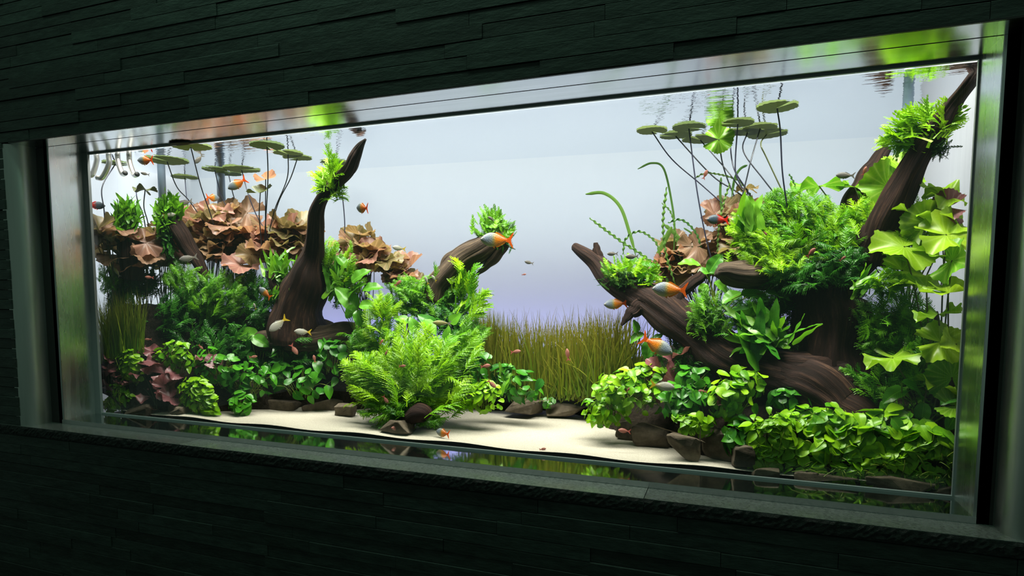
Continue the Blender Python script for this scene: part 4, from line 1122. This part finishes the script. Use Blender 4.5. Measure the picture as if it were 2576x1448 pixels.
pad(1762, 352, 86, [(1830, 430, .40), (1860, 470, .40), (1900, 515, .40)], 'lily pad below the bright green hanging leaf')
pad(1856, 311, 76, [(1850, 400, .38), (1852, 440, .38), (1868, 475, .38)], 'lily pad just right of the bright green hanging leaf')
pad(1835, 336, 66, [(1845, 420, .40), (1880, 480, .40), (1895, 520, .40)], 'small lily pad behind the bright green hanging leaf')
pad(1912, 323, 78, [(1890, 400, .38), (1878, 450, .38), (1868, 490, .38)], 'upper lily pad second from the right ' + R_)
pad(1928, 338, 98, [(1914, 362, .40), (1930, 400, .39), (1982, 510, .38)], 'wide lily pad at the right ' + R_, smat=M_stemo)
pad(1880, 333, 70, [(1870, 380, .40), (1920, 450, .38), (1968, 510, .38)], 'lily pad overlapped by the two rightmost pads')
pad(1955, 271, 96, [(1963, 330, .25), (1968, 430, .25), (1980, 520, .27)], 'single lily pad floating closest, right of the group')
pad(1808, 350, 70, [(1820, 420, .42), (1850, 500, .42), (1875, 540, .42)], 'bright green leaf hanging just under the surface among the right pads', mat=M_glot, y=.40, tilt=78, tint=.3)
L_ = 'of the left group of lily pads'
pad(672, 368, 84, [(674, 450, .13), (668, 560, .2), (665, 610, .3)], 'large lily pad at the right ' + L_)
pad(725, 387, 68, [(722, 450, .26), (690, 530, .32), (672, 610, .38)], 'lily pad left of the tall curved branch')
pad(748, 398, 66, [(730, 450, .30), (700, 510, .34), (675, 600, .40)], 'smaller lily pad nearest the tall curved branch')
pad(480, 370, 92, [(506, 470, .20), (530, 540, .28), (560, 640, .36)], 'olive lily pad touching the window head on the left')
pad(540, 427, 60, [(560, 500, .40), (600, 560, .42), (640, 610, .42)], 'small lily pad left of the thick pipe')
pad(608, 427, 84, [(625, 490, .40), (650, 550, .42), (690, 610, .43)], 'lily pad right of the thick pipe')
pad(575, 438, 60, [(590, 500, .44), (615, 550, .44), (660, 620, .44)], 'lily pad in front of the thick pipe')
pad(420, 405, 100, [(445, 470, .22), (480, 510, .28), (540, 600, .36)], 'long lily pad below the window head, over the left fern tufts')
pad(290, 412, 56, [(257, 470, .05), (262, 530, .05), (264, 590, .06)], 'small lily pad beside the steel outlets')
pad(340, 446, 110, [(345, 500, .18), (360, 540, .2), (370, 600, .22)], 'dark wide lily pad behind the steel outlets')
pad(465, 447, 60, [(470, 500, .36), (480, 550, .38), (500, 600, .40)], 'dark lily pad at the left rear corner')
pad(845, 412, 76, [(858, 470, .40), (866, 540, .42), (868, 600, .43)], 'lily pad behind the lacy tuft of the tall branch')
pad(365, 477, 54, [(362, 520, .19), (372, 560, .2), (380, 620, .22)], 'submerged dark leaf above the left fern tufts', mat=M_stemo, y=.2, tilt=-5)
pad(655, 484, 60, [(652, 540, .32), (655, 580, .34), (660, 640, .36)], 'pale green tilted leaf below the left pads', mat=M_pad, y=.3, tilt=35, roll=20, tint=1)
pad(668, 450, 52, [(668, 500, .34), (668, 560, .36), (672, 620, .38)], 'thin leaf seen edge-on below the left pads', mat=M_rlot, y=.32, tilt=-4, roll=-14)

# ------------------------------------------------------------------ ribbon-leaved plants left of the right fern
def ribbons(leaves, base, label, mat=None, name='ribbon_plant'):
    t = thing(name, P(*base), label, 'water plant')
    for pts, wpx, rip in leaves:
        mb = MB(); ribbon(mb, pts, wpx, rip, 120 if rip else 50, rng.random()); mb.build('leaf', mat or M_ribbon, t)
ribbons([([(1483, 548, .40), (1560, 605, .40), (1640, 660, .40), (1710, 745, .38)], 6, .5),
         ([(1677, 470, .36), (1668, 560, .36), (1676, 640, .36), (1700, 720, .36)], 6, .55),
         ([(1567, 640, .42), (1575, 600, .42), (1610, 582, .42), (1650, 610, .42), (1660, 650, .42)], 5, .5),
         ([(1665, 510, .42), (1690, 540, .42), (1705, 620, .42), (1720, 680, .42)], 4, .45),
         ([(1680, 560, .40), (1715, 553, .40), (1750, 585, .40), (1770, 640, .40)], 5, .45),
         ([(1745, 450, .42), (1780, 435, .42), (1850, 450, .42), (1880, 480, .42), (1900, 510, .42)], 4, .5),
         ([(1836, 460, .38), (1815, 530, .38), (1806, 600, .38), (1807, 660, .38)], 5, .5),
         ([(1985, 437, .36), (1995, 455, .36), (2002, 475, .36)], 4, .5)], (1700, 760, .40), 'slender plant with crimped ribbon leaves left of the right fern', name='crimped_ribbon_plant')
ribbons([([(1473, 488, .42), (1520, 486, .42), (1560, 520, .42), (1585, 590, .42), (1600, 645, .42)], 8, 0),
         ([(1604, 425, .44), (1640, 410, .44), (1670, 425, .44), (1690, 510, .44), (1697, 580, .44), (1692, 680, .44)], 5, 0),
         ([(1690, 570, .42), (1665, 620, .42), (1648, 660, .42), (1640, 690, .42)], 12, 0),
         ([(1672, 565, .43), (1700, 590, .43), (1722, 620, .43)], 9, 0),
         ([(1814, 446, .42), (1812, 490, .42), (1818, 540, .42)], 6, 0),
         ([(1720, 573, .43), (1742, 590, .43), (1752, 625, .43)], 4, 0),
         ([(1880, 415, .40), (1862, 425, .40), (1848, 450, .40), (1840, 500, .40)], 6, 0)], (1650, 740, .43), 'plant with long smooth ribbon leaves bending to the left')

# ------------------------------------------------------------------ pipes
M_pipe = simple('polished_pipe', (0.80, 0.78, 0.76), 0.32, 1.0)
M_bluepipe = simple('blue_grey_pipe', (0.24, 0.33, 0.45), 0.35)
M_bore_shade = simple('pipe_bore_shade', (0.01, 0.01, 0.012), 0.7)
def outlet(px, py, y, ex, ey, label):
    t = thing('outlet_pipe', P(px, py - 20, y), label, 'pipe')
    a = P(px, py, y); s = SC(a); e = P(ex, ey, y - .02)
    pts = smooth_path([a + UP * .20, a + UP * .04, a, a * .45 + e * .55 - UP * 14 * s, e], 26)
    mb = MB(); tube(mb, pts, 6.2 * s, 18, cap=False); mb.build('pipe', M_pipe, t)
    d = nrm(pts[-1] - pts[-2]); mb = MB()
    tube(mb, [pts[-1] - d * .004, pts[-1] + d * .0008], 5.5 * s, 16); mb.build('bore_shade', M_bore_shade, t)  # black plug at the mouth, shade of the hollow pipe put into colour
outlet(243, 405, .03, 222, 440, 'curved steel outlet pipe nearest the left frame')
outlet(274, 412, .05, 243, 447, 'curved steel outlet pipe second from the left frame')
outlet(297, 405, .07, 315, 435, 'curved steel outlet pipe third from the left frame')
outlet(326, 408, .09, 345, 438, 'curved steel outlet pipe farthest from the left frame')
def post(px, y0, y1, y, wpx, label):
    b = P(px, y1, y); a = b.copy(); a[2] = 1.12
    t = thing('intake_pipe', b, label, 'pipe')
    mb = MB(); tube(mb, [a + UP * .1, a, b], wpx * .5 * SC(a), 20); mb.build('pipe', M_bluepipe, t)
    mb = MB(); tube(mb, [b + UP * .03, b - UP * .06], wpx * .58 * SC(a), 20); mb.build('strainer', M_bluepipe, t)
post(411, 400, 545, .30, 18, 'blue-grey upright pipe above the second fern tuft')
post(560, 360, 580, .46, 20, 'thick blue-grey upright pipe between the left lily pads')
post(2274, 190, 450, .40, 24, 'blue-grey upright pipe behind the high right fern tuft')

# ------------------------------------------------------------------ fish
def fishmat(name, stops, back, belly, rough=0.3, alpha=0.0):
    m, N, K, out = newmat(name)
    at = N('ShaderNodeAttribute', attribute_name='luv'); sp = N('ShaderNodeSeparateXYZ'); K(at.outputs['Vector'], sp.inputs[0])
    cr = N('ShaderNodeValToRGB'); e = cr.color_ramp.elements
    for i, (p, c) in enumerate(stops):
        if i < 2: e[i].position, e[i].color = p, C4(c)
        else:
            x = e.new(p); x.color = C4(c)
    K(sp.outputs[0], cr.inputs[0])
    hi = N('ShaderNodeMapRange', i_From_Min=0.2, i_From_Max=1.0); K(sp.outputs[1], hi.inputs[0])
    lo = N('ShaderNodeMapRange', i_From_Min=-0.2, i_From_Max=-1.0); K(sp.outputs[1], lo.inputs[0])
    col = mixc(N, K, math_(N, K, 'MULTIPLY', hi.outputs[0], 0.55), cr.outputs[0], back)
    col = mixc(N, K, math_(N, K, 'MULTIPLY', lo.outputs[0], 0.5), col, belly)
    tc = N('ShaderNodeTexCoord'); vo = N('ShaderNodeTexVoronoi', i_Scale=46.0); K(tc.outputs['Object'], vo.inputs['Vector'])
    b = N('ShaderNodeBsdfPrincipled', i_Roughness=rough); K(col, b.inputs['Base Color'])
    b.inputs['Sheen Weight'].default_value = 0.0
    bp = N('ShaderNodeBump', i_Strength=0.25, i_Distance=0.02); K(vo.outputs['Distance'], bp.inputs['Height']); K(bp.outputs[0], b.inputs['Normal'])
    tr = N('ShaderNodeBsdfTranslucent'); K(col, tr.inputs[0])
    mx = N('ShaderNodeMixShader', i_Fac=0.25 + alpha); K(b.outputs[0], mx.inputs[1]); K(tr.outputs[0], mx.inputs[2]); K(mx.outputs[0], out.inputs[0])
    return m
def finmat(name, c):
    m, N, K, out = newmat(name)
    d = N('ShaderNodeBsdfDiffuse'); d.inputs[0].default_value = C4(c)
    t = N('ShaderNodeBsdfTranslucent'); t.inputs[0].default_value = C4(c)
    mx = N('ShaderNodeMixShader', i_Fac=0.5); K(d.outputs[0], mx.inputs[1]); K(t.outputs[0], mx.inputs[2]); K(mx.outputs[0], out.inputs[0])
    return m
M_eyew = simple('eye_white', (0.75, 0.65, 0.35), 0.2); M_eyeb = simple('eye_black', (0.008, 0.008, 0.008), 0.1)

def fish_proto(kind, depth, thick, bm, fm, tailm, belly=0.5, tail=0.22, hump=0.42):
    """Local frame: head towards -X, length 1, up +Z."""
    nb, ring = 22, 16
    bl = 1 - tail
    hp = lambda f: float(np.interp(f, [0, .03, .08, .16, .26, .38, .5, .62, .74, .85, .93, 1], [.05, .20, .40, .66, .88, 1.0, .99, .86, .63, .40, .29, .27]))
    px = lambda x: hp((x + .5) / bl) * depth * .5
    V, L = [], []
    for i in range(nb):
        f = i / (nb - 1)
        h = depth * 0.5 * hp(f)
        x = -0.5 + f * bl
        wd = thick * 0.5 * (math.sin(math.pi * min(1, (f * .97 + .02) ** .6)) ** .8) + .004
        cz = depth * 0.04 * (0.5 - belly) * math.sin(math.pi * f)
        for j in range(ring):
            a = 2 * math.pi * j / ring
            c, s_ = math.cos(a), math.sin(a)
            V.append((x, wd * c * abs(c) ** 0.15, cz + h * s_))
            L.append((f * bl, s_, 0))
    Q = []
    for i in range(nb - 1):
        for j in range(ring):
            k = (j + 1) % ring
            Q.append((i * ring + j, (i + 1) * ring + j, (i + 1) * ring + k, i * ring + k))
    T = [(0, j, j + 1) for j in range(1, ring - 1)] + [((nb - 1) * ring, (nb - 1) * ring + j + 1, (nb - 1) * ring + j) for j in range(1, ring - 1)]
    t = thing(kind, (0, 0, 0), 'x', 'fish')
    mb = MB(); mb.add(V, Q, T, L); mb.build('body', bm, t)
    def fin(name, outline, th, m, root):
        mb = MB(); o = np.array(outline); n = len(o)
        A = np.stack([o[:, 0], np.full(n, -th), o[:, 1]], -1); Bv = A.copy(); Bv[:, 1] = th
        mid = o.mean(0)
        VV = np.vstack([A, Bv, [[mid[0], -th, mid[1]], [mid[0], th, mid[1]]]])
        TT = [(2 * n, i, (i + 1) % n) for i in range(n)] + [(2 * n + 1, n + (i + 1) % n, n + i) for i in range(n)]
        QQ = [(i, n + i, n + (i + 1) % n, (i + 1) % n) for i in range(n)]
        mb.add(VV, QQ, TT); return mb.build(name, m, root, smooth=False)
    x0 = .5 - tail
    th = px(x0 - .01) * .95
    fin('tail_fin', [(x0 - .03, th), (x0 + .04, th * 1.25), (x0 + tail * .6, depth * .40), (.49, depth * .56), (.5, depth * .52), (x0 + tail * .72, depth * .22), (x0 + tail * .58, 0.0), (x0 + tail * .72, -depth * .22), (.5, -depth * .52), (.49, -depth * .56), (x0 + tail * .6, -depth * .40), (x0 + .04, -th * 1.25), (x0 - .03, -th)], .006, tailm, t)
    def edge_fin(name, xs, hs, sg, m):
        top = [(x, sg * (px(x) + hh * depth)) for x, hh in zip(xs, hs)]
        low = [(x, sg * (px(x) * .9)) for x in xs[::-1]]
        fin(name, top + low, .004, m, t)
    bf = bl - .5
    edge_fin('dorsal_fin', [-.06, -.02, .04, .12, bf - .14, bf - .08, bf - .04], [.0, .10, .12, .11, .10, .08, .0], 1, fm)
    edge_fin('anal_fin', [-.04, .0, .06, .14, bf - .14, bf - .08, bf - .04], [.0, .10, .13, .12, .11, .08, .0], -1, fm)
    fin('pelvic_fin', [(-.14, -px(-.14) * .95), (-.06, -px(-.1) - depth * .13), (-.05, -px(-.05) * .95)], .004, fm, t)
    for sy in (-1, 1):
        mb = MB(); u = np.linspace(0, math.pi, 7); vv = np.linspace(0, 2 * math.pi, 10, endpoint=False)
        pos = np.array([-.415, sy * (thick * .255), depth * .05])
        VV = [pos + depth * .095 * np.array([math.sin(a) * math.cos(b), .55 * math.cos(a), math.sin(a) * math.sin(b)]) for a in u for b in vv]
        QQ = [(i * 10 + j, i * 10 + (j + 1) % 10, (i + 1) * 10 + (j + 1) % 10, (i + 1) * 10 + j) for i in range(6) for j in range(10)]
        mb.add(VV, QQ); eye = mb.build('eye', M_eyew, t)
        mb = MB(); p2 = pos + np.array([0, sy * depth * .035, 0])
        VV = [p2 + depth * .052 * np.array([math.sin(a) * math.cos(b), .6 * math.cos(a), math.sin(a) * math.sin(b)]) for a in u for b in vv]
        mb.add(VV, QQ); pu = mb.build('pupil', M_eyeb, t); pu.parent = eye
        pf = fin('pectoral_fin', [(-.24, 0), (-.14, .035), (-.11, 0), (-.15, -.05)], .003, fm, t)
        pf.location = (0, sy * thick * .5, -depth * .08)
        pf.rotation_euler = (0, 0, sy * .35)
    return t

steelb = (0.22, 0.28, 0.36)
M_rb = fishmat('rainbow_body', [(0.0, (0.20, 0.22, 0.22)), (0.20, steelb), (0.34, (0.24, 0.30, 0.30)), (0.40, (0.38, 0.34, 0.12)), (0.47, (0.85, 0.30, 0.012)), (0.8, (0.90, 0.17, 0.008))], (0.20, 0.22, 0.25), (0.75, 0.60, 0.20))
M_rr = fishmat('redtail_body', [(0.0, (0.07, 0.09, 0.13)), (0.2, (0.05, 0.09, 0.14)), (0.45, (0.06, 0.10, 0.14)), (0.52, (0.35, 0.04, 0.04)), (0.6, (0.75, 0.03, 0.02)), (0.8, (0.85, 0.03, 0.015))], (0.08, 0.10, 0.12), (0.12, 0.14, 0.16))
M_sv = fishmat('silver_body', [(0.0, (0.42, 0.40, 0.34)), (0.2, (0.50, 0.49, 0.44)), (0.5, (0.55, 0.55, 0.46)), (0.75, (0.55, 0.50, 0.22))], (0.30, 0.32, 0.28), (0.80, 0.78, 0.72), .25, .1)
M_yl = fishmat('yellow_body', [(0.0, (0.30, 0.30, 0.12)), (0.3, (0.42, 0.38, 0.12)), (0.5, (0.35, 0.34, 0.14)), (0.78, (0.40, 0.30, 0.10))], (0.20, 0.26, 0.08), (0.60, 0.58, 0.45), .25, .1)
M_pk = fishmat('pink_body', [(0.0, (0.55, 0.22, 0.17)), (0.3, (0.50, 0.20, 0.15)), (0.6, (0.46, 0.16, 0.11)), (0.8, (0.45, 0.12, 0.09))], (0.28, 0.12, 0.08), (0.75, 0.48, 0.42), .3, .1)
M_gr = fishmat('grey_body', [(0.0, (0.18, 0.18, 0.17)), (0.3, (0.24, 0.23, 0.21)), (0.6, (0.26, 0.24, 0.20)), (0.8, (0.30, 0.27, 0.20))], (0.12, 0.12, 0.12), (0.42, 0.40, 0.36), .3, .15)
F_or = finmat('fin_orange', (0.90, 0.20, 0.02)); F_oy = finmat('fin_amber', (0.85, 0.34, 0.03)); F_rd = finmat('fin_red', (0.85, 0.04, 0.02))
F_ye = finmat('fin_yellow', (0.75, 0.58, 0.05)); F_cl = finmat('fin_pale', (0.55, 0.54, 0.48)); F_pk = finmat('fin_pink', (0.55, 0.16, 0.13)); F_gy = finmat('fin_grey', (0.32, 0.31, 0.28))
PROTO = {}
for k, a in {
    'rainbowfish': ('rainbowfish', .42, .15, M_rb, F_oy, F_or, .5, .19), 'red': ('rainbowfish', .44, .15, M_rr, F_rd, F_rd, .5, .20),
    'silver': ('silver_tetra', .36, .12, M_sv, F_cl, F_ye, .5, .22), 'yellow': ('slender_fish', .27, .11, M_yl, F_cl, F_gy, .5, .2),
    'pink': ('small_tetra', .36, .13, M_pk, F_pk, F_pk, .5, .24), 'grey': ('grey_tetra', .36, .12, M_gr, F_gy, F_gy, .5, .22)}.items():
    PROTO[k] = [fish_proto(*a), False]

def fish(kind, px, py, y, L, label, ang=0, yaw=0, right=False, group=None):
    """L: drawn length in pixels; ang: nose-up tilt in degrees; yaw: turn away from a pure side view; right: head to the right."""
    src, used = PROTO[kind]
    if used:
        r = src.copy(); COL.objects.link(r)
        for ch in src.children:
            c = ch.copy(); COL.objects.link(c); c.parent = r
            for g in ch.children:
                d = g.copy(); COL.objects.link(d); d.parent = c
    else:
        r = src; PROTO[kind][1] = True
    c = P(px, py, y)
    s = L * SC(c) / max(.35, math.cos(math.radians(yaw)))
    # screen frame at the fish: right, up, and away from the viewer
    vd = nrm(c - CAM); R0 = nrm(np.cross(vd, UP)); U0 = np.cross(R0, vd)
    h = (R0 if right else -R0) * math.cos(math.radians(yaw)) + vd * math.sin(math.radians(yaw))   # towards the head
    a = math.radians(ang)
    h2 = h * math.cos(a) + U0 * math.sin(a); z = U0 * math.cos(a) - h * math.sin(a)
    x = -h2; yv = np.cross(z, x)
    M = Matrix(((x[0] * s, yv[0] * s, z[0] * s, c[0]), (x[1] * s, yv[1] * s, z[1] * s, c[1]), (x[2] * s, yv[2] * s, z[2] * s, c[2]), (0, 0, 0, 1)))
    r.matrix_world = M
    r['label'] = label
    r['group'] = group or {'rainbowfish': 'rainbowfish', 'red': 'rainbowfish'}.get(kind, 'small fish')
    return r
F = fish
F('rainbowfish', 1250, 603, .26, 84, 'orange and blue-grey rainbowfish over the tip of the split grey stump', 2)
F('rainbowfish', 1685, 728, .20, 88, 'orange and blue rainbowfish beside the small forked branch', 3)
F('rainbowfish', 1652, 868, .16, 88, 'orange-tailed rainbowfish diving right below the driftwood spike', -27, 0, True)
F('rainbowfish', 1549, 764, .30, 60, 'orange and grey rainbowfish left of the driftwood spike', -4)
F('red', 1806, 552, .36, 54, 'red-tailed dark rainbowfish among the red lotus leaves on the right', 3)
F('rainbowfish', 912, 523, .24, 27, 'half-turned orange and grey rainbowfish right of the tall branch', 0, 62)
F('rainbowfish', 597, 462, .14, 52, 'orange rainbowfish nosing down between the left lily pads', -33)
F('rainbowfish', 366, 403, .08, 34, 'orange rainbowfish just below the window head near the steel outlets', -5, 48)
F('rainbowfish', 535, 497, .30, 30, 'orange rainbowfish facing right above the left lotus bed', 0, 45, True)
F('rainbowfish', 667, 736, .20, 36, 'pale-headed orange rainbowfish nosing up beside the tall branch base', 42, 25)
F('rainbowfish', 1114, 1088, .045, 34, 'orange rainbowfish swimming low over the sand', 12, 45)
F('red', 240, 516, .03, 42, 'dark rainbowfish cut off by the left frame', 0, 10, True)
F('silver', 700, 815, .18, 56, 'silver fish with yellow tail diving left below the tall branch', -38)
F('silver', 762, 834, .18, 42, 'silver yellow-tailed fish right of the diving silver fish', 5)
F('silver', 1004, 624, .30, 34, 'small yellow-tailed fish against the bright water left of the stump', 8)
F('silver', 1666, 970, .10, 62, 'silver yellow-tailed fish in front of the dark red lotus', -6, 0, True)
F('silver', 426, 540, .16, 28, 'pale fish in front of the second fern tuft', 10, 0, True)
F('grey', 474, 649, .18, 44, 'grey translucent fish over the slanting left branch', -12)
F('silver', 453, 611, .2, 20, 'pale fish turned away over the slanting left branch', 40, 50)
F('yellow', 1112, 812, .16, 48, 'slender yellow-green fish above the big bright fern', 3)
F('grey', 1590, 645, .22, 34, 'greyish fish over the bushy driftwood tuft', 0)
F('grey', 1541, 638, .26, 28, 'faint fish over the left part of the bushy driftwood tuft', 0)
F('grey', 2127, 441, .30, 44, 'pale fish in front of the rear driftwood limb', 6)
F('grey', 466, 509, .26, 36, 'pale grey fish right of the second fern tuft', -16)
F('grey', 1331, 660, .34, 24, 'tiny dark fish alone in the open water', 14)
F('yellow', 294, 684, .06, 26, 'greenish fish pointing up above the left grass', 62, 20)
F('silver', 1073, 705, .26, 18, 'small pale fish turned upright before the stump fern', 62, 40)
F('silver', 1092, 700, .28, 16, 'second small pale fish before the stump fern', 40, 45)
F('grey', 1236, 550, .33, 20, 'small dark fish in the tuft on the stump tip', 32)
F('silver', 641, 770, .22, 15, 'tiny whitish fish upright left of the diving silver fish', 70, 30)
F('grey', 365, 437, .10, 20, 'faint fish beside the steel outlet farthest from the frame', 10)
F('grey', 500, 400, .20, 30, 'pale fish near the surface below the olive lily pad', -50)
for a in [
    (373, 853, .08, 16, 'pink fish over the left grass', 0, 20, False), (637, 897, .18, 20, 'pink fish over the left leaf carpet', 5, 10, True),
    (376, 697, .10, 20, 'pink fish below the left lotus bed', 5, 10, False), (1297, 884, .30, 27, 'pink fish at the left of the middle grass', 8, 0, True),
    (1221, 920, .16, 27, 'pink fish right of the big bright fern', 10, 0, True), (1237, 965, .14, 29, 'pink fish diving above the bright rosette', -42, 0, True),
    (1000, 1077, .05, 32, 'pink fish at the dark stone under the big fern', 8, 0, False), (970, 1004, .06, 24, 'pink fish pointing down inside the big fern', -58, 0, True),
    (960, 859, .10, 14, 'small pink fish at the upper left of the big fern', 50, 30, True), (972, 886, .10, 14, 'small pink fish just below another in the big fern', -60, 30, False),
    (1428, 892, .28, 28, 'pale fish upright in front of the middle grass', 82, 30, False), (1571, 1083, .10, 32, 'pink fish at the dark rock under the leafy clump', 6, 0, False),
    (1774, 439, .38, 24, 'pinkish fish upright among the right lily stems', 66, 20, True), (1001, 712, .24, 22, 'brownish fish right of the broad-leaved plant', 40, 0, True),
    (1768, 984, .12, 24, 'brown fish below the slanting limb', 5, 0, False), (1365, 1129, .035, 18, 'tiny pinkish fish resting on the sand', 10, 0, True),
    (740, 878, .20, 32, 'brown fish nosing down in the shade below the mossy log', -60, 0, True), (791, 902, .20, 20, 'pale brown fish hanging nose up left of the big fern', 80, 0, False),
    (1012, 920, .06, 18, 'thin pale fish across the middle of the big fern', 2, 20, True), (1925, 586, .16, 14, 'tiny brown fish on the yellow-green fern', -50, 0, True),
    (2040, 635, .14, 30, 'brown fish resting on the dense right fern', 50, 0, True), (2120, 650, .14, 18, 'dark little fish at the base of the upper limb', 40, 0, True),
    (1580, 980, .10, 14, 'tiny red fish on the rounded leafy clump', 60, 0, True), (1318, 690, .45, 12, 'speck of a fish in the violet open water', 10, 0, True),
    (2175, 430, .30, 22, 'pale upright fish on the rear driftwood limb', 70, 20, True), (505, 872, .14, 16, 'little pink fish over the dark lower fern', -50, 0, True)]:
    F('pink', *a[:4], a[4], a[5], a[6], a[7])

# ------------------------------------------------------------------ groups of repeats
GROUPS = {'rock': 'rocks along the edge of the sand', 'driftwood': 'driftwood pieces', 'bush_fern': 'bushy ferns', 'fern_tuft': 'fern tufts on the driftwood tips',
          'blade_fern': 'blade-leaved ferns', 'anubias': 'small-leaved foreground plants', 'broad_leaf_plant': 'broad-leaved plants', 'lotus': 'lotus plants',
          'lily_pad': 'floating lily leaves', 'outlet_pipe': 'steel outlet pipes', 'intake_pipe': 'blue-grey upright pipes'}
for o in bpy.data.objects:
    if o.parent is None and o.get('category') and not o.get('group'):
        g = GROUPS.get(o.name.split('.')[0])
        if g: o['group'] = g
